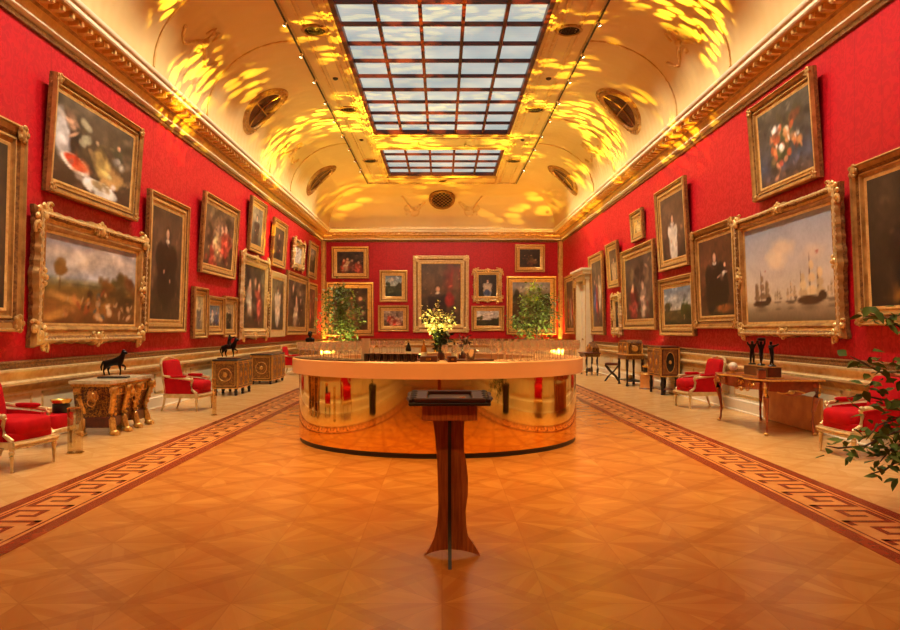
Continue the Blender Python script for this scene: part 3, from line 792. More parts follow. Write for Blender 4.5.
def picture(label, wall, q, style, fw, paint, tilt=2.5, gold=None, seed=None, group=None, liner=True, cloth=None):
    """q = (xa, ya_top, ya_bot, xb, yb_top, yb_bot): outer corners as measured on the photograph, turned into metres on the wall"""
    global PCOUNT; PCOUNT += 1
    if wall == 'E':
        Y = YE-.1; x0, x1 = wx(q[0], Y), wx(q[3], Y)
        zt = (wz(q[1], Y)+wz(q[4], Y))/2; zb = (wz(q[2], Y)+wz(q[5], Y))/2
        loc = ((x0+x1)/2, YE-.005, zb); rz = 0; Wd = x1-x0
    else:
        s = -1 if wall == 'L' else 1
        A = W-.14; Y0, Y1 = A*F/abs(q[0]-PX), A*F/abs(q[3]-PX)
        zt = (wz(q[1], Y0)+wz(q[4], Y1))/2; zb = (wz(q[2], Y0)+wz(q[5], Y1))/2
        Wd = abs(Y1-Y0); loc = (s*(W-.005), (Y0+Y1)/2, zb); rz = -s*PI/2
        rz = PI/2 if wall == 'L' else -PI/2
    H = zt-zb
    r = empty('framed_painting', label, 'painting', loc, 0, group); r.rotation_euler = (math.radians(tilt), 0, rz)
    g = gold or GOLD
    b = MB()
    if style == 'carved':
        wav = lambda k, t: .03+.035*fw/.25*(math.exp(-((t-.5)/.09)**2)+math.exp(-(t/.09)**2)+math.exp(-((t-1)/.09)**2))+.012*math.sin(t*PI*22)
        frame_ring(b, Wd-.1, H-.1, fw-.03, PROFS['carved'], wav, 40); b.v = [(v[0], v[1], v[2]+.05) for v in b.v]
    else: frame_ring(b, Wd, H, fw, PROFS[style])
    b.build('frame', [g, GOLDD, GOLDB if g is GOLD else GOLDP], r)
    if liner:
        b = MB(); frame_ring(b, Wd-2*fw+.01, H-2*fw+.01, .05, [(0, .028), (.3, .045), (1, .03)]); b.v = [(v[0], v[1], v[2]+fw-.005) for v in b.v]
        b.build('liner', GOLDB, r)
    if style == 'carved':
        sc = fw/.22
        for cx, cz, a in ((-1, 0, .8), (1, 0, -.8), (-1, 1, -.8), (1, 1, .8)):
            c = carving(1, sc).build('corner_carving', GOLDB, r); c.location = (cx*(Wd/2-fw*.5), 0, fw*.5 if cz == 0 else H-fw*.5); c.rotation_euler = (0, a, 0)
        for x, z, a in ((0, H-fw*.45, 0), (0, fw*.45, PI), (-Wd/2+fw*.45, H/2, PI/2), (Wd/2-fw*.45, H/2, -PI/2)):
            c = carving(1, sc*.85).build('centre_carving', GOLDB, r); c.location = (x, 0, z); c.rotation_euler = (0, a, 0)
        # leafy beads along the rail
        bb = MB(); x1, z0, z1 = Wd/2-fw*.3, fw*.3, H-fw*.3
        cc = [Vector((-x1, -.125, z0)), Vector((x1, -.125, z0)), Vector((x1, -.125, z1)), Vector((-x1, -.125, z1))]; pp = []; rr_ = []
        for q_ in range(4):
            A_, B_ = cc[q_], cc[(q_+1) % 4]; m_ = int((B_-A_).length/.045)
            for i_ in range(m_): pp.append(A_.lerp(B_, i_/m_)); rr_.append((.032, .012)[i_ % 2])
        bb.tube(pp, rr_, 6, True)
        bb.build('leaf_moulding', GOLDP, r)
    elif style == 'broad':
        for cx, cz in ((-1, 0), (1, 0), (-1, 1), (1, 1)):
            bb = MB(); bb.ball((0, -.1, 0), (fw*.42, .035, fw*.42), 10)
            for q_ in range(5): bb.ball((fw*.34*math.cos(q_*1.26), -.115, fw*.34*math.sin(q_*1.26)), (fw*.16, .03, fw*.16), 6)
            c = bb.build('corner_carving', g, r); c.location = (cx*(Wd/2-fw*.42), 0, fw*.42 if cz == 0 else H-fw*.42)
    # canvas with painted colour
    cw, ch = Wd-2*fw-.04, H-2*fw-.04
    npx = 110 if max(cw, ch)*F/abs(loc[1]) > 90 else 56
    n0 = npx if cw >= ch else max(16, int(npx*cw/ch)); n1 = npx if ch > cw else max(16, int(npx*ch/cw))
    p = Pic(n0, n1, seed or PCOUNT); paint(p)
    if paint is not seascape: p.daubs(16 if paint is valley else 70 if npx > 90 else 40, .025 if paint is valley else .05)
    p.vary(.22 if paint is not seascape else .05, 13)
    a = np.clip(p.a, 4, 250)/255.0; a = np.where(a <= .04045, a/12.92, ((a+.055)/1.055)**2.4)
    V = [(-cw/2+cw*i/(n0-1), -.03, fw+.02+ch*j/(n1-1)) for j in range(n1) for i in range(n0)]
    fs = [(j*n0+i, j*n0+i+1, (j+1)*n0+i+1, (j+1)*n0+i) for j in range(n1-1) for i in range(n0-1)]
    k = len(V); V += [(-cw/2, -.005, fw+.02), (cw/2, -.005, fw+.02), (cw/2, -.005, fw+.02+ch), (-cw/2, -.005, fw+.02+ch)]
    fs.append((k+3, k+2, k+1, k))
    for (i0, i1, b0, b1) in ((0, n0-1, k, k+1), (n0-1, n0*n1-1, k+1, k+2), (n0*n1-1, n0*(n1-1), k+2, k+3), (n0*(n1-1), 0, k+3, k)): fs.append((i0, b0, b1, i1))
    me = bpy.data.meshes.new('canvas'); me.from_pydata(V, [], fs); me.materials.append(OILS)
    at = me.color_attributes.new('paint', 'FLOAT_COLOR', 'POINT')
    arr = np.ones((len(V), 4), dtype=np.float32); arr[:, :3] = .05; arr[:n0*n1, :3] = a.reshape(-1, 3)
    at.data.foreach_set('color', arr.ravel())
    o = bpy.data.objects.new('canvas', me); C.objects.link(o); o.parent = r
    return r

LW = 'L'
picture('tall gilt framed painting cut by the left edge of the photo', 'L', (-62, 90, 332, 25, 124, 332), 'broad', .26, lambda p: portrait(p, (60, 48, 34), (34, 28, 26)), 1.5)
picture('large gilt framed still life with red lobster dish and woman, above the carved landscape', 'L', (51, 74, 191, 139, 126, 221), 'broad', .17, still_fruit, 4)
picture('wide landscape with pale cloudy sky in heavily carved gilt frame, beside the left edge', 'L', (36, 206, 347, 146, 238, 341), 'carved', .27, valley, 2, seed=77)
picture('tall full-length portrait of person in black with white collar, on the left wall', 'L', (149, 189, 333, 188, 206, 332), 'plain', .22, lambda p: portrait(p, (64, 48, 36), (30, 22, 20), .5, .78, legs=True, wide=.3), 2)
picture('gilt framed figure scene with red drapery above the three small panels', 'L', (203, 191, 273, 237, 209, 279), 'plain', .2, lambda p: group_(p, (84, 66, 48), ((170, 60, 44), (190, 150, 100), (150, 110, 80)), 4, .6), 4)
picture('left panel of the three small gilt frames hung side by side', 'L', (196, 286, 338, 209.4, 288.5, 338.5), 'plain', .16, lambda p: portrait(p, (150, 130, 90), (110, 100, 90), .5, .7, wide=.22), 1.5, group='three small panels')
picture('middle and widest panel of the three small gilt frames hung together', 'L', (209.8, 295, 335, 225.6, 297.5, 335), 'plain', .18, lambda p: group_(p, (90, 100, 110), ((200, 180, 150), (60, 70, 100)), 2, .6), 1.5, group='three small panels')
picture('right panel of the three small gilt frames with a dark standing figure', 'L', (226, 295.5, 337, 238.5, 297.5, 337), 'plain', .16, lambda p: portrait(p, (130, 110, 76), (26, 22, 22), .5, .72, wide=.25), 1.5, group='three small panels')
picture('narrow upright painting in gilt frame just under the cornice, above the pale carved frame', 'L', (251, 195, 250.5, 265.5, 204.5, 255), 'plain', .2, lambda p: portrait(p, (96, 90, 78), (60, 50, 44), .5, .72), 4)
picture('dark allegory with nude figure in pale carved openwork gilt frame on the left wall', 'L', (242, 251, 339, 269, 261, 338), 'carved', .26, lambda p: group_(p, (64, 56, 44), ((190, 160, 130), (60, 50, 40), (150, 60, 50)), 3, .72), 1.5, GOLDP)
picture('narrow dark upright portrait in gilt frame, second from last under the left cornice', 'L', (273.6, 217, 266, 286.5, 224.5, 268.5), 'plain', .22, lambda p: portrait(p, (66, 54, 40), (40, 32, 30), .5, .74), 4)
picture('upright painting of a pale standing figure in light gilt frame on the left wall', 'L', (272.3, 270.5, 337, 287, 274.5, 337), 'thin', .2, lambda p: portrait(p, (80, 70, 52), (206, 188, 160), .5, .8, legs=True), 1.5, GOLDP)
picture('small bright figure picture in pale carved frame high on the left wall', 'L', (293.8, 237.5, 268.5, 304.4, 242.6, 271), 'carved', .22, lambda p: portrait(p, (170, 170, 160), (196, 186, 170), .5, .7), 4, GOLDP)
picture('wide dark figure painting in plain gilt frame near the far end of the left wall', 'L', (288, 270.5, 335, 308.6, 277, 334.6), 'plain', .26, lambda p: group_(p, (70, 58, 46), ((50, 42, 36), (176, 150, 120)), 3, .66), 1.5)
picture('narrow gilt framed picture at the upper far corner of the left wall', 'L', (309.5, 240, 278, 317.4, 246, 278.5), 'plain', .22, lambda p: landscape(p, ((120, 110, 100), (150, 130, 100)), (70, 50, 30)), 4)
picture('last lower picture of the left wall, reddish, beside the corner moulding', 'L', (309.3, 282, 334.6, 317.4, 284, 334.6), 'plain', .22, lambda p: group_(p, (110, 60, 46), ((170, 90, 70), (120, 60, 44)), 2, .66), 1.5)
# right wall
picture('last picture of the right wall, behind the white door surround', 'R', (573.3, 274.5, 334, 564.3, 276, 334), 'plain', .22, lambda p: group_(p, (90, 60, 40)), 1.5)
picture('tall painting of figures in blue and red in gilt frame next to white door', 'R', (602.5, 250, 335, 589.5, 257, 334.5), 'plain', .24, lambda p: group_(p, (80, 66, 46), ((50, 70, 120), (160, 60, 46), (200, 180, 140)), 3, .7), 2)
picture('narrow upright portrait in gilt frame above the small dark portrait', 'R', (617.5, 239.5, 288, 606.6, 244.8, 287), 'plain', .2, lambda p: portrait(p, (70, 56, 40), (180, 150, 110), .5, .66, wide=.25), 4)
picture('small dark upright portrait in grey gilt frame, low on the right wall', 'R', (619.6, 293, 335.5, 611, 295, 334.5), 'carved', .2, lambda p: portrait(p, (40, 34, 30), (24, 20, 20), .5, .7), 1.5, GOLDP)
picture('large dark double portrait in wide gilt frame on the right wall', 'R', (653.5, 239.5, 330, 621.3, 251, 329.5), 'plain', .26, lambda p: group_(p, (66, 54, 44), ((120, 40, 36), (150, 130, 110)), 2, .66), 2)
picture('smallest gilt framed picture, high on the right wall by itself', 'R', (641, 208, 240, 629.8, 212.5, 241), 'plain', .2, lambda p: portrait(p, (150, 120, 60), (206, 180, 120), .5, .68), 4)
picture('upright painting with white draped figure in gilt frame, high on the right wall', 'R', (686, 180, 267, 657, 188.5, 270.5), 'plain', .22, lambda p: portrait(p, (76, 58, 44), (216, 206, 186), .5, .62, wide=.16), 3.5)
picture('small cloudy landscape in gilt frame under the white draped figure', 'R', (691.5, 273, 336, 658, 278.8, 335.5), 'plain', .22, lambda p: landscape(p, ((110, 130, 150), (196, 196, 180)), (70, 64, 36), .4, figs=8), 2)
picture('dark portrait of woman in black and child in gilt frame on right wall', 'R', (735.5, 218, 329, 693, 231, 328), 'broad', .22, lambda p: portrait(p, (72, 46, 30), (20, 16, 18), .48, .74, wide=.26, hands=False).blob((22, 18, 18), .76, .35, .12, .24, 0, 1, .3, .2).blob(SKIN, .77, .63, .04, .035, 0, 1, .4, .1).blob((200, 186, 160), .77, .54, .09, .02, 0, .9, .4, .2).blob(SKIN, .6, .5, .08, .018, .3, .9, .4, .2).blob((150, 86, 34), .7, .1, .3, .07, 0, .9, .5, .3), 2.5)
picture('large seascape of sailing ships under pale clouds in carved gilt frame', 'R', (841, 183, 338, 737.5, 219, 336.5), 'carved', .21, seascape, 2.5, seed=901)
picture('flower still life in gilt frame above the seascape of sailing ships', 'R', (815, 65, 178.6, 752, 109.5, 201), 'broad', .16, bouquet, 4)
picture('dark portrait in broad gilt frame cut by the right edge of the photo', 'R', (968, 118, 324, 854, 168, 326), 'broad', .2, lambda p: portrait(p, (40, 32, 24), (24, 20, 18), .62, .7, wide=.3).blob((226, 216, 200), .62, .66, .1, .05, .3, .9, .4, .3).blob((140, 98, 34), .5, .1, .3, .1, 0, .9, .5, .4), 2.5)
# end wall
picture('dark figure scene in plain gilt frame, top left of the end wall', 'E', (331.6, 246.4, 278.4, 368.8, 246.4, 278.4), 'plain', .2, lambda p: group_(p, (44, 34, 26), ((170, 70, 50), (200, 170, 130), (90, 50, 40)), 4, .6), 2)
picture('large dark painting in gilt frame behind the leafy tree at left of end wall', 'E', (326.4, 282, 336, 373.7, 282, 336), 'plain', .24, lambda p: group_(p, (56, 42, 30), ((60, 50, 40), (120, 90, 60)), 3, .7), 1)
picture('small blue-green landscape in gilt frame left of the central portrait', 'E', (379.5, 270, 302, 407.4, 270, 302), 'plain', .22, lambda p: landscape(p, ((100, 130, 160), (170, 190, 190)), (60, 66, 40), .5, figs=5), 1)
picture('small wide picture of figures under the blue-green landscape on end wall', 'E', (378, 305.3, 331.5, 408.8, 305.3, 331.5), 'plain', .22, lambda p: group_(p, (120, 106, 96), ((170, 60, 50), (180, 120, 100)), 4, .5), 1)
picture('tallest painting, dark seated figure in broad pale gilt frame, centre of end wall', 'E', (413, 255.5, 332.5, 469, 255.5, 332.5), 'broad', .34, lambda p: portrait(p, (70, 52, 34), (40, 26, 22), .42, .58, wide=.2, accent=(140, 34, 26)).blob((150, 30, 26), .72, .42, .15, .13, 0, .9, .4, .4).blob((110, 84, 54), .86, .7, .1, .24, 0, .7, .5, .4), 1, GOLDP)
picture('small portrait of woman in white in scalloped gilt frame on end wall', 'E', (473, 269, 302, 502.3, 269, 302), 'carved', .22, lambda p: portrait(p, (36, 28, 22), (190, 180, 160), .5, .7, wide=.2).blob((40, 60, 110), .5, .18, .25, .16, 0, .9, .4, .3), 1, GOLDB)
picture('small wide landscape with pale sky under the scalloped portrait on end wall', 'E', (471.3, 305.7, 331, 504.3, 305.7, 331), 'plain', .2, lambda p: landscape(p, ((190, 196, 200), (210, 206, 196)), (44, 46, 26), .4, figs=0), 1)
picture('dark picture with reclining figure, top right of the end wall', 'E', (515, 244.4, 272, 545, 244.4, 272), 'plain', .18, lambda p: still(p, (50, 38, 28), ((180, 150, 110), (110, 60, 40)), 9), 2)
picture('large dark landscape with pale clouds behind the leafy tree at right of end wall', 'E', (506.4, 276, 334.6, 556.4, 276, 334.6), 'plain', .24, lambda p: landscape(p, ((130, 140, 160), (120, 110, 90)), (60, 46, 28), .55, (40, 36, 22), figs=8), 1)

# ------------------------------------------------------------------ furniture
def turned_leg(b, x, y, h, r=.024):
    b.lathe([(r*.55, 0), (r*.8, .02), (r*.6, .04), (r*1.0, h*.7), (r*1.35, h*.78), (r*.9, h*.84), (r*1.3, h*.9), (r*1.3, h)], (x, y, 0), 10)
def armchair(label, loc, rz, group='red armchairs along the walls'):
    r = empty('armchair', label, 'armchair', loc, rz, group)
    w, d = .74, .66
    for sx in (-1, 1):
        b = MB(); turned_leg(b, sx*(w/2-.04), -d/2+.02, .28); b.build('leg', GOLDP, r)
        b = MB(); b.tube([(sx*(w/2-.07), d/2+.05, 0), (sx*(w/2-.06), d/2, .14), (sx*(w/2-.06), d/2-.03, .3)], [.016, .02, .026], 8); b.build('leg', GOLDP, r)
    b = MB(); b.prism([(-w/2, -d/2+.03), (-w/2+.04, -d/2-.02), (w/2-.04, -d/2-.02), (w/2, -d/2+.03), (w/2-.04, d/2), (-w/2+.04, d/2)], .25, .325, 'z')
    b.tube([(-w/2+.02, -d/2-.02, .3), (0, -d/2-.045, .3), (w/2-.02, -d/2-.02, .3)], .018, 6)
    b.tube([(-w/2+.02, -d/2-.02, .265), (0, -d/2-.04, .265), (w/2-.02, -d/2-.02, .265)], .01, 6)
    b.build('seat_rail', GOLDP, r)
    b = MB(); b.sbox((0, -.01, .355), (w-.07, d-.03, .13), .25); b.build('seat', REDV, r)
    b = MB(); b.sbox((0, -.045, .465), (w-.12, d-.03, .2), .42, 24); b.tube([(sx_*(w/2-.09), -d/2+.02 if s_ else d/2-.12, .45) for sx_, s_ in ((-1, 1), (1, 1), (1, 0), (-1, 0))], .006, 6, True); b.build('seat_cushion', REDV, r)
    b = MB(); b.at((0, d/2-.08, .38), (-.2, 0, 0)); b.sbox((0, 0, .29), (w-.16, .12, .56), .3, 24); b.build('backrest', REDV, r)
    # show-wood frame of the back
    b = MB(); b.at((0, d/2-.06, .3), (-.2, 0, 0)); hw = w/2-.05
    pts = [(-hw, 0, 0), (-hw-.01, 0, .3), (-hw, 0, .58), (-hw+.05, 0, .655), (-.12, 0, .685), (0, 0, .70), (.12, 0, .685), (hw-.05, 0, .655), (hw, 0, .58), (hw+.01, 0, .3), (hw, 0, 0)]
    b.tube(pts, .026, 8); b.ball((0, -.02, .70), (.05, .02, .025), 8); b.build('back_frame', GOLDP, r)
    for sx in (-1, 1):
        b = MB(); X = sx*(w/2-.045)
        b.prism([(-d/2+.12, .33), (d/2-.03, .33), (d/2+.0, .60), (.05, .585), (-d/2+.17, .565), (-d/2+.13, .45)], X-.022, X+.022, 'x'); b.build('side_panel', REDV, r)
        b = MB(); X = sx*(w/2-.035)
        b.tube([(X, d/2+.02, .66), (X+sx*.01, .15, .63), (X+sx*.025, -.05, .615), (X+sx*.02, -d/2+.14, .60), (X+sx*.01, -d/2+.09, .57), (X, -d/2+.12, .50), (X, -d/2+.10, .40), (X-sx*.01, -d/2+.02, .33)], [.022, .022, .024, .028, .026, .02, .022, .028], 8)
        b.ball((X+sx*.02, -d/2+.1, .595), .032, 8); b.build('armrest', GOLDP, r)
        b = MB(); b.sbox((X+sx*.012, .03, .645), (.075, .3, .05), .5, 14); b.build('arm_pad', REDV, r)
    return r
armchair('red upholstered gilt armchair nearest the camera, cut by the left edge of the photo', (-4.75, 8.1, 0), PI/2-.15)
armchair('red gilt armchair on the left between scroll-legged chest and cabinet with horse bronze', (-4.76, 13.9, 0), PI/2-.12)
armchair('small distant red gilt armchair beyond the second marquetry cabinet on the left', (-4.95, 24.9, 0), PI/2)
armchair('red gilt armchair on the right, half hidden by the leafy branch', (5.02, 8.85, 0), -PI/2+.06)
armchair('red gilt armchair on the right between curved desk and cabinet on stand', (4.97, 14.35, 0), -PI/2+.1)

def bench():
    r = empty('bench', 'low red upholstered bench with gilt rail behind the nearest left armchair', 'bench', (-5.1, 9.62, -.0), PI/2)
    MB().sbox((0, 0, .32), (.5, .42, .2), .22, 20).build('seat', REDV, r)
    MB().box((0, 0, .21), (.52, .44, .06), .01).build('seat_rail', GOLDP, r)
    for x in (-.21, .21):
        for y in (-.17, .17): b = MB(); turned_leg(b, x, y, .18, .02); b.build('leg', MAHOG, r)
bench()

def uplight(label, loc, s=1.0, body=BLACK, power=25, col=(1, .72, .3), light=True, group=None):
    r = empty('uplight', label, 'lamp', loc, 0, group)
    MB().lathe([(.11*s, 0), (.12*s, .01), (.12*s, .12*s), (.115*s, .125*s)], n=20).build('housing', body, r)
    MB().lathe([(.10*s, .125*s), (.13*s, .15*s), (.15*s, .19*s), (.14*s, .19*s), (.1*s, .14*s)], n=20, cap=False).build('reflector', BRASS, r)
    MB().lathe([(0, .175*s), (.07*s, .17*s), (.1*s, .15*s), (.1*s, .128*s)], n=20).build('lens', UPGLOW, r)
    if light:
        l = bpy.data.lights.new('uplight_bulb', 'SPOT'); l.energy = power; l.color = col; l.spot_size = 2.0; l.spot_blend = .8; l.shadow_soft_size = .08
        o = bpy.data.objects.new('uplight_bulb', l); C.objects.link(o); o.parent = r; o.location = (0, 0, .22*s); o.rotation_euler = (PI, 0, 0)
    return r

# --- sarcophagus commode
def commode():
    r = empty('commode', 'dark marquetry chest with gilt scroll legs and lion masks, carrying the nearest bronze', 'chest', (-4.93, 11.12, 0), PI/2)
    w, d = 1.48, .62
    b = MB(); b.prism([(-w/2, -d/2+.04), (-w/2+.05, -d/2), (w/2-.05, -d/2), (w/2, -d/2+.04), (w/2, d/2), (-w/2, d/2)], .74, .785, 'z'); b.build('top', STONE, r)
    b = MB(); b.prism([(-w/2+.03, -d/2+.03), (w/2-.03, -d/2+.03), (w/2-.03, d/2-.02), (-w/2+.03, d/2-.02)], .70, .74, 'z')
    for i in range(27): b.ball((-w/2+.06+i*.0525, -d/2+.03, .72), .014, 6)
    for i in range(12): b.ball((-w/2+.03, -d/2+.05+i*.05, .72), .014, 6)
    b.build('top_moulding', ORMOLU, r)
    b = MB(); V = []
    for z, a, e in ((.70, .05, .05), (.60, .055, .055), (.45, .09, .085), (.33, .12, .11), (.16, .12, .1)):
        V += [(-w/2+a, -d/2+e, z), (w/2-a, -d/2+e, z), (w/2-a, d/2-.04, z), (-w/2+a, d/2-.04, z)]
    fs = [(0, 1, 2, 3), (16, 17, 18, 19)]
    for k in range(4):
        for i in range(4): j = (i+1) % 4; fs.append((k*4+i, k*4+j, k*4+4+j, k*4+4+i))
    b.add(V, fs); b.build('body', BOULLE, r)
    # drawer fronts, each with a gilt border
    for i, x in enumerate((-.39, 0, .39)):
        b = MB(); b.box((x, -d/2+.055, .63), (.29, .03, .11)); dr = b.build('drawer', BOULLE2, r)
        b = MB()
        for dx, dz, a, h in ((0, .055, .3, .012), (0, -.055, .3, .012), (.145, 0, .012, .12), (-.145, 0, .012, .12)): b.box((x+dx, -d/2+.035, .63+dz), (a, .014, h))
        b.lathe([(0, 0), (.03, .0), (.03, .01), (.02, .02), (0, .025)], (0, 0, 0), 10, axis='y'); 
        n0 = len(b.v)-50
        b.v = b.v[:n0]+[(v[0]+x, -d/2+.045-v[1], v[2]+.63) for v in b.v[n0:]]
        b.build('drawer_mount', ORMOLU, dr)
    # scroll legs
    def scroll_leg(x, y, sx, sy):
        b = MB()
        pts = [(x+sx*.03, y+sy*.03, .70), (x+sx*.065, y+sy*.05, .63), (x+sx*.03, y+sy*.03, .54), (x-sx*.0, y-sy*.0, .42), (x-sx*.03, y-sy*.03, .32), (x-sx*.03, y-sy*.02, .24), (x-sx*.01, y, .15), (x, y+sy*.02, .06)]
        b.tube(pts, [.035, .045, .042, .038, .04, .045, .05, .045], 8)
        b.at((x+sx*.05, y+sy*.045, .645), (PI/2, 0, 0)); b.lathe([(0, -.045), (.05, -.045), (.055, 0), (.05, .045), (0, .045)], n=12); b.at()
        b.tube([(x+sx*.05+.05*math.cos(a*.8), y+sy*.045-.05, .645+.05*math.sin(a*.8)) for a in range(9)], .012, 5)
        for q in range(5): t = q/4; b.ball((x+sx*(.07-.14*t), y+sy*(.075-.06*t), .6-.3*t), .022, 6)
        # paw
        b.ball((x, y+sy*.03, .045), (.065, .075, .045), 10)
        for q in (-1, 0, 1): b.ball((x+q*.035, y+sy*.03-.05, .022), (.02, .03, .02), 6)
        return b
    for x in (-w/2+.12, -.195, .195, w/2-.12):
        sx = -1 if x < 0 else 1
        scroll_leg(x, -d/2+.06, sx if abs(x) > .5 else 0, -1).build('leg', ORMOLU, r)
    for x in (-w/2+.12, w/2-.12): scroll_leg(x, d/2-.14, 1 if x > 0 else -1, 1).build('leg', ORMOLU, r)
    for sx in (-1, 1):
        b = MB(); b.box((sx*(w/2-.29), -.02, .19), (.36, d*.7, .16), .02); b.build('plinth_block', MAHOG, r)
    # lion mask with ring on each end, plus a mask in the front centre
    for (x, y, rz_) in ((-w/2+.07, 0, -PI/2), (w/2-.07, 0, PI/2), (0, -d/2+.06, 0)):
        b = MB(); b.ball((0, -.02, 0), (.06, .05, .065), 12); b.ball((0, -.065, -.02), (.028, .03, .024), 8)
        for s in (-1, 1): b.ball((s*.024, -.06, .018), .01, 6); b.ball((s*.05, -.02, .05), .018, 6)
        for q in range(12): b.ball((.07*math.cos(q*PI/6), 0, .075*math.sin(q*PI/6)), .022, 6)
        b.tube([(.055*math.sin(q*PI/8), -.05, -.09+.055*math.cos(q*PI/8)) for q in range(16)], .009, 6, True)
        o = b.build('lion_mask', ORMOLU, r); o.location = (x, y, .57); o.rotation_euler = (0, 0, rz_)
    for sx in (-1, 1):
        b = MB(); b.tube([(.16*math.cos(PI*q/10), 0, .11*math.sin(PI*q/10)) for q in range(11)], .014, 6); b.tube([(-.16, 0, 0), (.16, 0, 0)], .012, 6)
        o = b.build('end_mount', ORMOLU, r); o.location = (sx*(w/2-.155), 0, .36); o.rotation_euler = (0, sx*.0, PI/2)
commode()

def horse_bronze(label, loc, rz, sc, rider):
    r = empty('bronze_statue', label, 'statue', loc, rz)
    MB().box((0, 0, .015), (.5*sc, .2*sc, .03), .008).build('base', DARKST if not rider else MAHOG, r)
    z = .03
    J = {'pelv': (-.12, 0, .24, .055), 'belly': (0, 0, .235, .052), 'chest': (.11, 0, .25, .055), 'neck': (.165, 0, .335, .042), 'poll': (.185, 0, .42, .028), 'muz': (.255, 0, .375, .02),
         'ear': (.17, .0, .455, .008),
         'fl1': (.12, -.03, .16, .024), 'fl2': (.14, -.035, .085, .012), 'fl3': (.13, -.035, 0.0, .013),
         'fr1': (.14, .03, .18, .024), 'fr2': (.2, .035, .15, .012), 'fr3': (.19, .035, .085, .013),
         'hl1': (-.13, -.035, .15, .034), 'hl2': (-.17, -.04, .085, .013), 'hl3': (-.15, -.04, 0.0, .013),
         'hr1': (-.1, .035, .15, .034), 'hr2': (-.12, .04, .085, .013), 'hr3': (-.09, .04, 0.0, .013),
         'tl1': (-.19, 0, .24, .018), 'tl2': (-.23, 0, .15, .016), 'tl3': (-.22, 0, .08, .008)}
    E = [('pelv', 'belly'), ('belly', 'chest'), ('chest', 'neck'), ('neck', 'poll'), ('poll', 'muz'), ('poll', 'ear'), ('chest', 'fl1'), ('fl1', 'fl2'), ('fl2', 'fl3'), ('chest', 'fr1'), ('fr1', 'fr2'), ('fr2', 'fr3'),
         ('pelv', 'hl1'), ('hl1', 'hl2'), ('hl2', 'hl3'), ('pelv', 'hr1'), ('hr1', 'hr2'), ('hr2', 'hr3'), ('pelv', 'tl1'), ('tl1', 'tl2'), ('tl2', 'tl3')]
    if rider:
        J.update({'hip': (.0, 0, .32, .035), 'waist': (.0, 0, .38, .03), 'shl': (.01, 0, .45, .038), 'nk': (.015, 0, .49, .016), 'hd': (.02, 0, .525, .026),
                  'kn': (.06, -.07, .27, .02), 'ft': (.05, -.075, .19, .014), 'kn2': (.06, .07, .27, .02), 'ft2': (.05, .075, .19, .014),
                  'el': (.03, -.06, .41, .014), 'ha': (.1, -.05, .42, .012), 'el2': (.05, .06, .44, .014), 'ha2': (.13, .07, .47, .012)})
        E += [('belly', 'hip'), ('hip', 'waist'), ('waist', 'shl'), ('shl', 'nk'), ('nk', 'hd'), ('hip', 'kn'), ('kn', 'ft'), ('hip', 'kn2'), ('kn2', 'ft2'), ('shl', 'el'), ('el', 'ha'), ('shl', 'el2'), ('el2', 'ha2')]
    J = {k: (a*sc*.92, b_*sc*1.15, c*sc+z+.014*sc, q*sc*1.12) for k, (a, b_, c, q) in J.items()}
    skin('figure', J, E, BRONZE, r)
    return r
horse_bronze('small dark bronze horse on a slab, on the marble-topped scroll-legged chest', (-4.88, 11.0, .785), .1, .85, False)
horse_bronze('dark bronze horse and rider on the first marquetry cabinet on the left', (-4.95, 17.2, .83), -.15, 1.0, True)

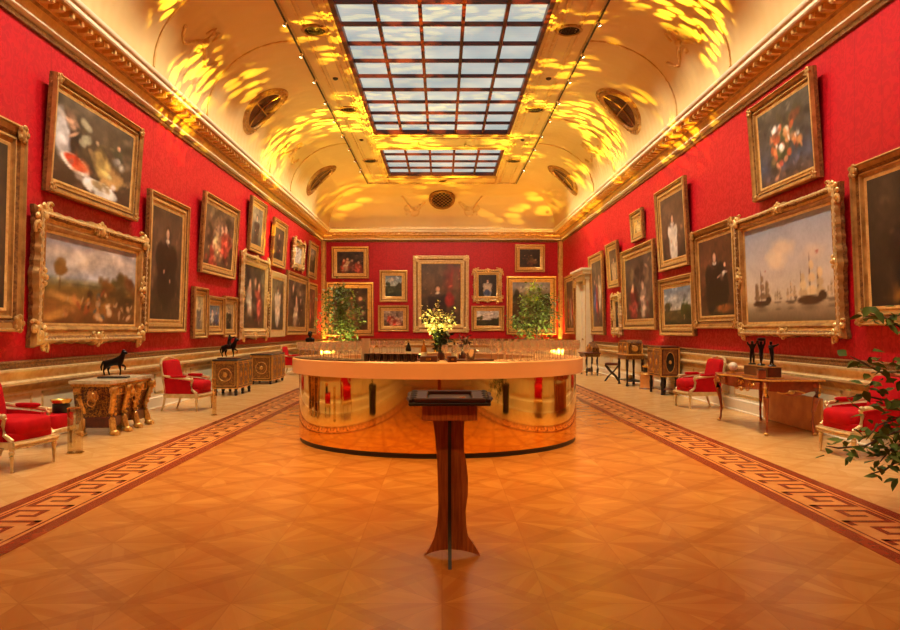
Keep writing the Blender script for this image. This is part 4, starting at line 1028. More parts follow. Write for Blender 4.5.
def cabinet(name, label, loc, rz, w, d, h, z0, legs, bays, body=BOULLE, top=DARKST, oval_end=False, doors=True):
    r = empty(name, label, 'cabinet', loc, rz)
    MB().box((0, 0, h-.02), (w+.05, d+.03, .04), .01).build('top', top, r)
    MB().box((0, 0, (z0+h-.04)/2), (w, d, h-.04-z0)).build('body', EBONY if not oval_end else MAHOG, r)
    b = MB()
    for z in (z0+.015, h-.06): b.box((0, 0, z), (w+.02, d+.02, .025))
    for x in (-w/2, w/2):
        for y in (-d/2, d/2): b.box((x, y, (z0+h)/2), (.035, .035, h-z0-.05))
    for x in [-w/2+w*i/bays for i in range(1, bays)]:
        b.box((x, -d/2-.004, (z0+h)/2), (.03, .02, h-z0-.08)); b.ball((x, -d/2-.02, h-.12), (.03, .02, .04), 8); b.ball((x, -d/2-.02, z0+.1), (.025, .02, .03), 8)
    b.build('gilt_mounts', ORMOLU, r)
    hh = h-z0-.16
    for i in range(bays):
        cx = -w/2+w*(i+.5)/bays; bw = w/bays-.08
        b = MB(); b.box((cx, -d/2-.008, (z0+h-.03)/2), (bw, .025, hh)); p = b.build('door', body, r)
        b = MB(); zc = (z0+h-.03)/2
        for dx, dz, a, e in ((0, hh/2, bw, .016), (0, -hh/2, bw, .016), (bw/2, 0, .016, hh), (-bw/2, 0, .016, hh)): b.box((cx+dx, -d/2-.022, zc+dz), (a, .014, e))
        b.ball((cx, -d/2-.025, zc), (bw*.16, .018, hh*.14), 10)
        for dx in (-1, 1):
            for dz in (-1, 1): b.ball((cx+dx*bw*.3, -d/2-.022, zc+dz*hh*.33), (.025, .012, .03), 6)
        b.build('door_mount', ORMOLU, p)
    # end panel
    for s in (-1, 1):
        b = MB(); b.box((s*(w/2+.006), 0, (z0+h-.03)/2), (.02, d-.1, hh)); p = b.build('end_panel', BOULLE2 if not oval_end else ENDP, r)
        zc = (z0+h-.03)/2
        if oval_end:
            b = MB(); b.lathe([(0, 0), (.155, 0), (.155, .012), (0, .014)], n=24, axis='x'); b.v = [(s*(w/2+.014)+s*v[0], v[1]*.62, zc+v[2]*1.45) for v in b.v]; b.build('oval_panel', EBONY, p)
            b = MB(); b.tube([(s*(w/2+.03), .1*math.cos(a*PI/12), zc+.23*math.sin(a*PI/12)) for a in range(24)], .007, 6, True); b.ball((s*(w/2+.03), 0, zc), (.012, .035, .045), 8); b.build('oval_mount', ORMOLU, p)
        else:
            b = MB()
            for dy, dz, a, e in ((0, hh/2, d-.1, .016), (0, -hh/2, d-.1, .016), (d/2-.05, 0, .016, hh), (-d/2+.05, 0, .016, hh)): b.box((s*(w/2+.018), dy, zc+dz), (.014, a, e))
            b.tube([(s*(w/2+.02), d*.26*math.cos(q*PI/10), zc+hh*.28*math.sin(q*PI/10)) for q in range(20)], .01, 6, True); b.ball((s*(w/2+.02), 0, zc), (.012, .05, .06), 8)
            b.build('end_mount', ORMOLU, p)
    for x in ([-w/2+.05+(w-.1)*i/(legs-1) for i in range(legs)]):
        for y in (-d/2+.05, d/2-.05):
            b = MB(); b.lathe([(.025, 0), (.04, .02), (.028, .05), (.045, z0*.6), (.03, z0*.8), (.042, z0)], (x, y, 0), 10); b.build('leg', EBONY, r)
    if oval_end:
        b = MB(); b.box((0, 0, .12), (w-.1, d-.1, .025)); b.ball((0, 0, .16), .05, 8); b.build('stretcher', MAHOG, r)
    return r
ENDP = mat('honey_marquetry', (150, 96, 48), .32, .1, col2=(112, 62, 26), vscale=14)
cabinet('cabinet', 'dark and gilt marquetry cabinet on the left carrying the bronze horse and rider', (-4.93, 17.45, 0), PI/2, 1.25, .56, .83, .16, 3, 3)
cabinet('cabinet', 'second dark gilt marquetry cabinet on the left, with bare top', (-4.98, 21.2, 0), PI/2, 1.6, .58, .84, .1, 3, 3, body=BOULLE2)
cabinet('cabinet', 'farthest low dark cabinet on the left with a dark bust on top', (-4.95, 27.6, 0), PI/2, 1.4, .55, .92, .12, 2, 2)
cabinet('cabinet', 'upright brown marquetry cabinet on legs with black oval end panel, right side', (5.22, 17.45, 0), -PI/2, 1.0, .42, 1.13, .42, 2, 2, body=ENDP, top=MAHOG, oval_end=True)

def bust(label, loc):
    r = empty('bust', label, 'statue', loc)
    MB().lathe([(.11, 0), (.11, .03), (.07, .05), (.05, .09), (.08, .12)], n=16).build('socle', EBONY, r)
    b = MB(); b.sbox((0, 0, .2), (.34, .2, .2), .6, 16); b.lathe([(.09, .26), (.05, .3), (.045, .34)], n=12); b.ball((0, 0, .42), (.08, .09, .11), 12); b.ball((0, -.09, .41), (.015, .02, .025), 6); b.ball((0, .02, .47), (.09, .09, .07), 10)
    b.build('head_and_shoulders', BRONZE, r)
bust('small dark bronze bust on the farthest low cabinet of the left side', (-4.9, 27.5, .92))

# --- serpentine desk on the right
def desk():
    r = empty('writing_desk', 'curved red mahogany writing desk with gilt mounts and cabriole legs', 'desk', (4.93, 11.35, 0), -PI/2)
    w, d = 1.95, .86
    def outline(e):
        P = []
        for i in range(25):
            x = -w/2+w*i/24; t = abs(x)/(w/2)
            P.append((x*(1-e/(w/2)), -d/2-.0+.055*math.cos(t*PI*1.9)+.02+e))
        for i in range(9): P.append(((w/2-e)*(1+.0)-.03*math.sin(PI*i/8), -d/2+.1+(d-.14)*i/8))
        for i in range(9): P.append((w/2-e-(w-2*e)*i/8, d/2-e))
        for i in range(9): P.append((-w/2+e+.03*math.sin(PI*i/8), d/2-.04-(d-.14)*i/8))
        return P
    MB().prism(outline(0), .775, .80, 'z').build('top', MAHOGR, r)
    b = MB(); b.tube([(x, y, .787) for x, y in outline(-.006)], .014, 6, True); b.build('top_edge', ORMOLU, r)
    # apron with a shaped lower edge
    b = MB()
    def ap(P0, P1, n, face, dip):
        for i in range(n):
            a, c = i/n, (i+1)/n
            za, zc = (.60-dip*math.sin(PI*a)+.06*math.cos(a*2*PI)*.6, .60-dip*math.sin(PI*c)+.06*math.cos(c*2*PI)*.6)
            pa = Vector(P0).lerp(Vector(P1), a); pc = Vector(P0).lerp(Vector(P1), c)
            if face:
                ta, tc = abs(pa.x)/(w/2), abs(pc.x)/(w/2)
                pa.y += .055*math.cos(ta*PI*1.9); pc.y += .055*math.cos(tc*PI*1.9)
            nrm = Vector((pc.y-pa.y, pa.x-pc.x)).normalized()*.02
            V = [(pa.x, pa.y, za), (pc.x, pc.y, zc), (pc.x, pc.y, .775), (pa.x, pa.y, .775)]
            V += [(x-nrm.x, y-nrm.y, z) for x, y, z in V]
            b.add(V, [(0, 1, 2, 3), (7, 6, 5, 4), (0, 4, 5, 1), (2, 6, 7, 3), (0, 3, 7, 4), (1, 5, 6, 2)])
    y0 = -d/2+.07
    ap((-w/2+.09, y0), (w/2-.09, y0), 24, True, -.04); ap((w/2-.07, -d/2+.12), (w/2-.07, d/2-.08), 8, False, .0)
    ap((w/2-.09, d/2-.05), (-w/2+.09, d/2-.05), 8, False, .0); ap((-w/2+.07, d/2-.08), (-w/2+.07, -d/2+.12), 8, False, .0)
    b.build('apron', MAHOGR, r)
    for x in (-.62, 0, .62):
        yy = y0+.055*math.cos(abs(x)/(w/2)*PI*1.9)-.022
        b = MB(); b.box((x, yy, .70), (.46 if x else .5, .02, .1), .006); p = b.build('drawer', MAHOGR, r)
        b = MB()
        for s in (-1, 1): b.tube([(x+s*.05+.05*math.cos(q*.5)*s, yy-.02, .70+.03*math.sin(q*.6)) for q in range(9)], .008, 5)
        b.ball((x, yy-.015, .70), (.03, .012, .025), 8); b.build('drawer_handle', ORMOLU, p)
    b = MB(); b.ball((0, y0+.02, .6), (.05, .03, .035), 8)
    for s in (-1, 1):
        b.tube([(s*(.04+.03*q), y0+.03, .605+.02*math.sin(q*.9)) for q in range(9)], .012, 6)
        b.tube([(s*(w/2-.075), -.2+.05*q, .62-.02*math.sin(q*.9)) for q in range(9)], .012, 6)
        b.ball((s*(w/2-.065), 0, .62), (.02, .05, .03), 8)
    b.build('apron_mount', ORMOLU, r)
    for sx in (-1, 1):
        for sy in (-1, 1):
            x, y = sx*(w/2-.09), sy*(d/2-.09)
            b = MB(); b.tube([(x, y, .77), (x+sx*.025, y+sy*.02, .68), (x+sx*.02, y+sy*.015, .55), (x-sx*.015, y-sy*.01, .36), (x-sx*.03, y-sy*.02, .2), (x-sx*.015, y-sy*.01, .07), (x+sx*.01, y+sy*.005, .0)], [.05, .052, .042, .027, .02, .018, .022], 10)
            p = b.build('leg', MAHOGR, r)
            b = MB(); b.tube([(x+sx*.05, y+sy*.04, .75), (x+sx*.068, y+sy*.05, .68), (x+sx*.055, y+sy*.04, .6), (x+sx*.03, y+sy*.02, .5)], [.012, .026, .018, .006], 6); b.ball((x+sx*.01, y+sy*.005, .025), (.034, .034, .025), 8)
            b.build('leg_mount', ORMOLU, p)
desk()
o = MB().box((5.42, 11.5, .27), (.03, 1.9, .5)).build('board', WALLB); tag(o, 'plain brown wooden board standing against the wall under the curved desk', 'board')

def figure_bronze(label, loc, rz, pose, h=.34):
    r = empty('bronze_statue', label, 'statue', loc, rz)
    MB().lathe([(.055, 0), (.06, .01), (.045, .025)], n=14).build('base', EBONY, r)
    k = h/.34; z = .025
    a1, a2, lean = pose
    J = {'hip': (0, 0, .165, .026), 'waist': (lean*.3, 0, .2, .02), 'chest': (lean*.6, 0, .245, .03), 'neck': (lean*.8, 0, .275, .012), 'head': (lean, 0, .305, .02), 'crown': (lean, .0, .322, .014),
         'k1': (.03, -.02, .09, .016), 'f1': (.045, -.02, .008, .010), 't1': (.07, -.02, .004, .008), 'k2': (-.02, .02, .085, .016), 'f2': (-.05, .02, .008, .010), 't2': (-.025, .02, .004, .008),
         's1': (lean*.6, -.035, .255, .014), 'e1': (lean*.6+a1[0]*.5, -.06, .255+a1[1]*.5, .011), 'h1': (lean*.6+a1[0], -.065, .255+a1[1], .011),
         's2': (lean*.6, .035, .255, .014), 'e2': (lean*.6+a2[0]*.5, .06, .255+a2[1]*.5, .011), 'h2': (lean*.6+a2[0], .065, .255+a2[1], .011)}
    E = [('hip', 'waist'), ('waist', 'chest'), ('chest', 'neck'), ('neck', 'head'), ('head', 'crown'), ('hip', 'k1'), ('k1', 'f1'), ('f1', 't1'), ('hip', 'k2'), ('k2', 'f2'), ('f2', 't2'), ('chest', 's1'), ('s1', 'e1'), ('e1', 'h1'), ('chest', 's2'), ('s2', 'e2'), ('e2', 'h2')]
    skin('figure', {q: (x*k, y*k, zz*k+z, rr*k*1.2) for q, (x, y, zz, rr) in J.items()}, E, BRONZE, r)
    if pose[0][1] > .05:
        b = MB(); b.sbox((pose[2]*k, 0, .345*k+z), (.13*k, .1*k, .05*k), .6, 12); b.build('basket', BRONZE, r)
    return r
b = MB(); b.box((4.8, 11.1, .885), (.2, .86, .15), .012); b.cur = 1; b.box((4.8, 11.1, .808), (.24, .92, .014)); b.box((4.8, 11.1, .962), (.22, .88, .012))
tag(b.build('plinth', [MAHOG, ORMOLU]), 'long low dark plinth on the curved desk carrying the bronze figures', 'plinth')
figure_bronze('stooping bronze figure carrying a load, leftmost of the three on the desk', (4.8, 11.45, .968), -PI/2-.4, ((.06, .05), (.03, .07), .06), .36)
figure_bronze('middle bronze figure with raised arms among the three on the desk', (4.8, 11.13, .968), -PI/2, ((.05, .08), (-.04, .09), .0), .36)
figure_bronze('bronze figure with arms reaching out, rightmost of the three on the desk', (4.8, 10.77, .968), -PI/2+.3, ((.09, -.01), (.07, .03), -.02), .36)
def sphere_cup():
    r = empty('globe', 'small white globe ornament on the far end of the curved desk', 'ornament', (4.72, 12.0, .80))
    MB().lathe([(.05, 0), (.05, .01), (.02, .03), (.03, .05)], n=14).build('stand', ORMOLU, r); MB().ball((0, 0, .11), .07, 16).build('ball', WHITEP, r)
sphere_cup()
def casebox():
    r = empty('box', 'small reddish leather box standing at the near front of the curved desk', 'box', (4.6, 10.66, .80), -.2)
    MB().box((0, 0, .06), (.1, .13, .12), .01).build('body', MAHOGR, r); MB().box((0, 0, .13), (.105, .135, .02), .004).build('lid', MAHOG, r)
casebox()

def casket_stand():
    r = empty('cabinet', 'gilt marquetry casket raised on a dark stand with thin legs, right side', 'cabinet', (5.12, 20.1, 0), -PI/2)
    w, d = 1.0, .5
    MB().box((0, 0, .84), (w+.04, d+.04, .035), .008).build('stand_top', ORMOLU, r)
    MB().box((0, 0, .77), (w-.04, d-.04, .1)).build('frieze', BOULLE2, r)
    for x in (-w/2+.05, w/2-.05):
        for y in (-d/2+.05, d/2-.05):
            b = MB(); b.lathe([(.03, 0), (.045, .02), (.03, .05), (.022, .12), (.035, .2), (.026, .4), (.04, .6), (.03, .66), (.045, .72)], (x, y, 0), 10); b.build('leg', EBONY, r)
    MB().box((0, 0, .14), (w-.1, d-.1, .035), .008).build('stretcher', EBONY, r)
    b = MB(); b.ball((0, 0, .22), (.09, .07, .07), 10); b.build('finial', ORMOLU, r)
    b = MB(); b.prism([(-w/2+.04, .86), (w/2-.04, .86), (w/2-.04, 1.16), (w/2-.12, 1.23), (-w/2+.12, 1.23), (-w/2+.04, 1.16)], -d/2+.05, d/2-.05); b.build('casket', BOULLE, r)
    b = MB()
    for x in (-w/2+.04, 0, w/2-.04): b.box((x, -d/2+.045, 1.0), (.035, .03, .29))
    b.box((0, -d/2+.045, 1.16), (w-.06, .03, .025)); b.box((0, -d/2+.045, .88), (w-.06, .03, .025))
    for s in (-1, 1):
        b.ball((s*(w/2-.03), 0, 1.01), (.02, .09, .08), 10); b.ball((s*.24, -d/2+.04, 1.01), (.08, .02, .07), 10)
        for y in (-d/2+.06, d/2-.06): b.box((s*(w/2-.035), y, 1.0), (.03, .03, .29))
    b.build('casket_mount', ORMOLU, r)
casket_stand()
def carved_desk():
    r = empty('writing_desk', 'dark carved desk with arched back and lyre legs beyond the casket, near the door', 'desk', (4.92, 24.7, 0), -PI/2)
    w, d = 1.1, .55
    MB().box((0, 0, .74), (w, d, .05), .015).build('top', MAHOG, r)
    MB().box((0, 0, .67), (w-.06, d-.06, .1)).build('frieze', BOULLE, r)
    b = MB(); b.prism([(-w/2+.04, .765), (w/2-.04, .765), (w/2-.04, .92), (w/2-.2, .99), (.2, 1.02), (0, 1.1), (-.2, 1.02), (-w/2+.2, .99), (-w/2+.04, .92)], 0, .22); b.build('back_cabinet', BOULLE, r)
    b = MB(); b.ball((0, -.01, .95), (.16, .03, .1), 12)
    for s in (-1, 1): b.tube(spiral(s*.36, .88, .08, .02, 0, 1.2, 12, -.015), .014, 6)
    b.build('back_mount', ORMOLU, r)
    for sx in (-1, 1):
        for sy in (-1, 1):
            x, y = sx*(w/2-.12), sy*(d/2-.1)
            b = MB(); b.tube([(x+sx*.04, y, .63), (x-sx*.04, y, .5), (x+sx*.03, y, .36), (x+sx*.07, y, .22), (x, y, .1), (x+sx*.03, y, 0)], [.035, .04, .035, .04, .035, .04], 8); b.build('leg', EBONY, r)
    b = MB(); b.box((0, 0, .12), (w-.3, .06, .04)); b.ball((0, 0, .18), .06, 8); b.build('stretcher', MAHOG, r)
carved_desk()
def stool():
    r = empty('stool', 'small dark crossed-leg stool between the carved desk and casket on stand', 'stool', (5.0, 21.75, 0), -.3)
    MB().sbox((0, 0, .5), (.42, .36, .08), .4, 16).build('seat', MAHOG, r)
    for s in (-1, 1):
        for q in (-1, 1):
            b = MB(); b.tube([(q*.2, s*.15, 0), (q*.1, s*.15, .15), (-q*.06, s*.15, .3), (-q*.19, s*.15, .47)], .022, 8); b.build('leg', EBONY, r)
stool()
def drum():
    r = empty('drum_stool', 'low round brown drum under a glowing lamp, beside the casket stand', 'stool', (5.22, 18.85, 0))
    MB().lathe([(.17, 0), (.18, .02), (.16, .06), (.17, .2), (.16, .36), (.18, .4), (.18, .43), (0, .43)], n=24).build('body', WALLB, r)
    MB().lathe([(.175, .0), (.195, .015), (.18, .03)], n=24, cap=False).build('foot_ring', MAHOG, r)
    MB().lathe([(.182, .37), (.195, .385), (.182, .4)], n=24, cap=False).build('rim', ORMOLU, r)
drum()

# acrylic stands
for lab, x, y, h, wd in (('clear acrylic column standing beside the scroll-legged chest', -4.46, 9.0, .55, .15), ('thin clear acrylic post beside the second armchair on the left', -4.0, 13.0, .63, .07)):
    r = empty('acrylic_stand', lab, 'stand', (x, y, 0), .3)
    b = MB()
    b.box((0, 0, h/2+.01), (wd, wd, h-.02)); b.build('column', ACRYL, r)
    b = MB(); b.box((0, 0, h+.004), (wd+.01, wd+.01, .012)); b.box((0, 0, .006), (wd+.03, wd+.03, .012)); b.build('cap', BRASS, r)

# ------------------------------------------------------------------ round bar
BX, BY = -.06, 10.54
RB, RT, RI = 1.94, 2.03, 1.36
ZT = 1.125
def ring(prof, n=96): return MB().lathe(prof+[prof[0]], n=n, cap=False)
bar = empty('round_bar', 'large round cocktail bar with mirrored gold front and peach counter rim', 'bar', (BX, BY, 0))
ring([(RI, .93), (RT, .93), (RT, ZT-.01), (RT-.01, ZT), (RI, ZT)], 128).build('countertop', RIM, bar)
ring([(RB-.06, .06), (RB, .06), (RB, .93), (RB-.06, .93)], 160).build('mirror_panel', MIRROR, bar)
ring([(RB-.08, 0), (RB-.015, 0), (RB-.015, .06), (RB-.08, .06)], 96).build('plinth', BLACKM, bar)
ring([(RI, .0), (RI+.04, .0), (RI+.04, .93), (RI, .93)], 96).build('inner_panel', MAHOG, bar)
for nm in ('mirror_panel', 'countertop'):
    pass
isl = empty('back_bar', 'dark round serving island in the middle of the round bar', 'counter', (BX, BY, 0))
MB().lathe([(.55, 0), (.55, .98), (.6, .99), (.6, 1.04), (0, 1.04)], n=48).build('body', MAHOG, isl)
MB().lathe([(.61, 1.04), (.61, 1.07), (0, 1.07)], n=48).build('top', EBONY, isl)

def on_ring(rad, deg): a = math.radians(deg); return (BX+rad*math.sin(a), BY-rad*math.cos(a))   # 0 = towards camera, + right
# wine glasses
def goblet(h=.20, rb=.042):
    p = [(.034, 0), (.034, .003), (.006, .008), (.0042, .02), (.0042, h*.45), (.008, h*.48), (rb*.75, h*.55), (rb, h*.68), (rb*.95, h*.85), (rb*.8, h), (rb*.77, h), (rb*.92, h*.85), (rb*.96, h*.68), (rb*.7, h*.56), (0, h*.5)]
    return MB().lathe(p, n=14, cap=False)
g0 = goblet().build('wine_glass', GLASS)
f0 = goblet(.235, .026).build('champagne_flute', GLASS)
first = {}
def glass(kind, rad, deg, z, label, group):
    x, y = on_ring(rad, deg)
    src = g0 if kind == 0 else f0
    if kind not in first: o = src; first[kind] = 1
    else: o = src.copy(); C.objects.link(o)
    o.location = (x, y, z); o.rotation_euler = (0, 0, rnd.uniform(0, 3)); tag(o, label, 'glass', group)
cnt = 0
LG = 'stemmed wine glass in the close rows on the black tray, left side of bar'
for row, rad in enumerate((1.94, 1.86, 1.78, 1.70, 1.62)):
    for k in range(10):
        glass(0, rad, -76+4.2*k+(row % 2)*1.5, ZT+.012, LG, 'wine glasses on the left tray'); cnt += 1
RG = 'tall champagne flute in the crowded rows on the right side of bar'
for row, rad in enumerate((1.97, 1.89, 1.81, 1.73, 1.65, 1.57, 1.49)):
    for k in range(15):
        glass(1, rad, 27+3.6*k+(row % 2)*1.5, ZT, RG, 'champagne flutes on the right of the bar'); cnt += 1
BG = 'wine glass in the long rows on the far left counter of the bar'
for row, rad in enumerate((1.9, 1.8, 1.7, 1.6)):
    for k in range(13):
        glass(0, rad, -160+4.6*k+(row % 2)*2, ZT, BG, 'wine glasses on the far side, left'); cnt += 1
CG = 'champagne flute in the rows on the far right counter of the bar'
for row, rad in enumerate((1.9, 1.8, 1.7, 1.6)):
    for k in range(10):
        glass(1, rad, 115+4.6*k+(row % 2)*2, ZT, CG, 'champagne flutes on the far side, right'); cnt += 1
for k in range(3): glass(0, 1.77, 3+k*4.2, ZT, 'wine glass in the short row at the front of the bar beside the silver bucket', 'glasses at the front centre')
# black tray under the left glasses, mats
def arc_slab(name, r0, r1, d0, d1, z0, z1, m, label, cat, loc_group=None):
    b = MB(); n = 24; V = []; fs = []
    for i in range(n+1):
        a = math.radians(d0+(d1-d0)*i/n)
        for rr, z in ((r0, z0), (r1, z0), (r1, z1), (r0, z1)): V.append((BX+rr*math.sin(a), BY-rr*math.cos(a), z))
    for i in range(n):
        for q in range(4): fs.append((i*4+q, i*4+(q+1) % 4, i*4+4+(q+1) % 4, i*4+4+q))
    fs += [(0, 1, 2, 3), (n*4+3, n*4+2, n*4+1, n*4)]
    b.add(V, fs); return tag(b.build(name, m), label, cat, loc_group)
arc_slab('tray', 1.56, 2.0, -80, -29, ZT, ZT+.012, EBONY, 'long black curved tray under the wine glasses on the left of the bar', 'tray')
arc_slab('bar_mat', 1.42, 1.70, 4, 24, ZT, ZT+.02, REDWOOD, 'dark brown bar mat at the front right of the counter', 'mat')
arc_slab('bar_mat', 1.42, 1.62, -10, 1, ZT, ZT+.02, REDWOOD, 'short dark brown bar mat in front of the dark foliage vase', 'mat')
# tumblers row, dark
tum = MB().lathe([(.03, 0), (.036, .09), (.033, .09), (.028, .008), (0, .008)], n=12, cap=False).build('tumbler', mat('dark_liqueur', (40, 18, 12), .1, 0, spec=.6))
i = 0
for row, rad in enumerate((1.86, 1.74)):
    for k in range(8):
        x, y = on_ring(rad, -27+2.6*k)
        o = tum if i == 0 else tum.copy()
        if i: C.objects.link(o)
        i += 1; o.location = (x, y, ZT); tag(o, 'short dark filled tumbler in the double row left of front centre', 'glass', 'dark tumblers on the bar')
def bottle(label, x, y, z, m=BOTTLE, h=.31, capm=GOLD):
    r = empty('bottle', label, 'bottle', (x, y, z))
    MB().lathe([(.038, 0), (.041, .01), (.041, h*.55), (.03, h*.68), (.015, h*.78), (.014, h*.95)], n=14).build('body', m, r)
    MB().lathe([(.017, h*.86), (.018, h*.97), (.012, h), (0, h)], n=12).build('cap', capm, r)
    MB().lathe([(.0418, h*.15), (.0418, h*.42)], n=14, cap=False).build('label', PAPER, r)
ang = [(-160, .35, 'leftmost'), (-80, .42, 'second from the left'), (150, .35, 'third from the left'), (75, .45, 'rightmost')]
bottle('amber bottle standing left of the dark foliage on the bar island', BX-.19, BY-.35, 1.07, AMBER, .3)
bottle('dark wine bottle on the island to the right of the dark foliage', BX+.23, BY-.35, 1.07, BOTTLE, .3)
bottle('dark wine bottle at the right rim of the bar island, farther back', BX+.42, BY+.1, 1.07, BOTTLE, .29)
bottle('dark wine bottle at the left rim of the bar island, farther back', BX-.42, BY+.05, 1.07, BOTTLE, .29)
def bucket(label, x, y, z, s=1, m=SILVER):
    r = empty('ice_bucket', label, 'bucket', (x, y, z))
    MB().lathe([(.075*s, 0), (.08*s, .01), (.11*s, .17*s), (.12*s, .18*s), (.105*s, .175*s), (.075*s, .015), (0, .015)], n=20, cap=False).build('body', m, r)
    for q in (-1, 1): b = MB(); b.tube([(q*.1*s, 0, .12*s), (q*.14*s, 0, .13*s), (q*.14*s, 0, .15*s), (q*.11*s, 0, .16*s)], .007, 6); b.build('handle', m, r)
x, y = on_ring(1.6, 14.5); bucket('silver ice bucket on the brown mat at front of the bar', x, y, ZT+.02, .7)
x, y = on_ring(1.72, -35+8); 
r = empty('acrylic_cylinder', 'tall clear cylinder container at the end of the left tray on the bar', 'container', (*on_ring(1.72, -30.5), ZT+.0))
MB().lathe([(.055, 0), (.055, .26), (.05, .26), (.05, .006), (0, .006)], n=20, cap=False).build('wall', glass_mat('frosted_cylinder', (244, 226, 206), .25, .12, .3), r)
r.location.z = ZT+.012
def wbox(label, rad, deg, s):
    x, y = on_ring(rad, deg); r = empty('box', label, 'box', (x, y, ZT), math.radians(deg))
    MB().box((0, 0, .035), (s, .14, .07), .004).build('body', REDWOOD, r); MB().box((0, -.072, .035), (s*.3, .008, .02)).build('handle', BRASS, r)
wbox('long low dark wooden box on the front centre of the bar', 1.80, -3, .2)
wbox('short dark wooden box right of front centre on the bar', 1.93, 5.2, .1)
# dark foliage vase on island
def leafy(name_leaf, pts, size, m, parent, seed, kind=None, flat=.0):
    rr = random.Random(seed); b = MB()
    for p in pts:
        L = size*rr.uniform(.7, 1.3); a = rr.uniform(0, 2*PI); t = rr.uniform(-1.1, .6); rl = rr.uniform(-.8, .8)
        b.at(p, (t, rl, a))
        b.add([(0, 0, 0), (L*.28, L*.35, L*.06), (L*.22, L*.65, L*.03), (0, L, -L*.08), (-L*.22, L*.65, L*.03), (-L*.28, L*.35, L*.06), (0, L*.5, -.02*L)],
              [(0, 1, 6), (1, 2, 6), (2, 3, 6), (3, 4, 6), (4, 5, 6), (5, 0, 6)], True)
    b.at(); return b.build(name_leaf, m, parent, kind)
def rand_ball(rr, c, R, n):
    out = []
    while len(out) < n:
        p = Vector((rr.uniform(-1, 1), rr.uniform(-1, 1), rr.uniform(-1, 1)))
        if p.length < 1: out.append((c[0]+p.x*R[0], c[1]+p.y*R[1], c[2]+p.z*R[2]))
    return out
def vase(label, loc, size, vm, lm, n, R, leaf, seed):
    r = empty('flower_vase', label, 'vase', loc)
    MB().lathe([(.05*size, 0), (.06*size, .01), (.08*size, .08*size), (.06*size, .16*size), (.04*size, .19*size), (.055*size, .21*size), (0, .2*size)], n=16).build('vase', vm, r)
    rr = random.Random(seed); c = (0, 0, .21*size+R[2]*.9)
    b = MB()
    P = rand_ball(rr, c, R, n)
    for p in P[:12]: b.tube([(0, 0, .15*size), ((p[0])*.5, p[1]*.5, p[2]*.6+.06), p], .004, 5)
    b.build('stems', LEAFD, r); leafy('foliage', P, leaf, lm, r, seed, 'stuff')
vase('dark red vase with very dark foliage in the centre of the bar', (BX+.05, BY-.42, 1.07), .75, MAHOG, LEAFD, 160, (.12, .12, .16), .07, 5)
vase('small vase of sparse dark red foliage right of centre on the bar island', (BX+.36, BY-.25, 1.07), .7, MAHOG, mat('wine_red_leaf', (84, 22, 20), .5), 60, (.11, .1, .13), .06, 6)

# ------------------------------------------------------------------ lectern
def lectern():
    r = empty('lectern', 'dark red-brown wooden lectern on crossed cut-out panels, in front of the bar', 'lectern', (.05, 4.93, 0))
    L = [(-.113, .914), (-.095, .79), (-.082, .62), (-.077, .46), (-.074, .32), (-.084, .2), (-.105, .11), (-.135, .045), (-.17, .0)]
    Rr = [(.205, 0.0), (.18, .045), (.15, .09), (.122, .13), (.112, .2), (.108, .3), (.122, .40), (.124, .5), (.115, .6), (.097, .70), (.094, .80), (.10, .914)]
    arch = [(-.12, .022), (-.06, .036), (0.01, .042), (.08, .036), (.14, .022)]
    MB().prism(L+arch+Rr, -.012, .012).build('front_panel', LECT, r)
    b = MB(); b.prism([(-.30, 0), (-.24, .05), (-.17, .12), (-.12, .3), (-.10, .5), (-.11, .75), (-.14, .915), (-.013, .915), (-.013, .045), (-.1, .035), (-.2, .012)], -.011, .011, 'x')
    b.prism([(.22, 0), (.18, .06), (.13, .15), (.10, .3), (.09, .5), (.10, .75), (.13, .915), (.013, .915), (.013, .045), (.1, .03)], -.011, .011, 'x'); b.build('cross_panel', BLACKM, r)
    b = MB(); b.box((0, -.13, .965), (.355, .03, .105), .004); b.box((0, .13, .965), (.355, .03, .105), .004); b.box((-.165, 0, .965), (.03, .24, .105)); b.box((.165, 0, .965), (.03, .24, .105)); b.box((0, 0, .925), (.33, .25, .02)); b.build('box_frame', LECT, r)
    # tray, tilted slightly towards the reader
    b = MB(); b.at((0, -.01, 1.035), (.07, 0, 0)); b.box((0, 0, 0), (.53, .36, .022), .006); b.build('tray', BLACKM, r)
    b = MB(); b.at((0, -.01, 1.035), (.07, 0, 0))
    for y in (-.165, .165): b.box((0, y, .025), (.46, .025, .03), .006)
    for x in (-.2, .2): b.box((x, 0, .025), (.11, .31, .022), .006)
    b.build('tray_border', REDWOOD, r)
    b = MB(); b.at((0, -.01, 1.035), (.07, 0, 0)); b.box((0, 0, .014), (.27, .27, .006)); b.build('leather_inset', mat('brown_leather', (96, 60, 34), .5, 0, var=.3), r)
    for sx in (-1, 1):
        b = MB(); b.at((0, -.01, 1.035), (.07, 0, 0))
        for y in (-.13, -.04, .05, .14): b.ball((sx*.235, y, .025), (.03, .035, .022), 8)
        b.tube([(sx*.25, -.17, .02), (sx*.27, -.1, .025), (sx*.262, 0, .02), (sx*.27, .1, .025), (sx*.25, .17, .02)], .014, 6); b.build('side_carving', BLACKM, r)
    b = MB(); b.at((0, -.01, 1.035), (.07, 0, 0)); b.tube([(.05, -.08, .022), (.1, -.03, .022)], .005, 6); b.build('pen', BRASS, r)
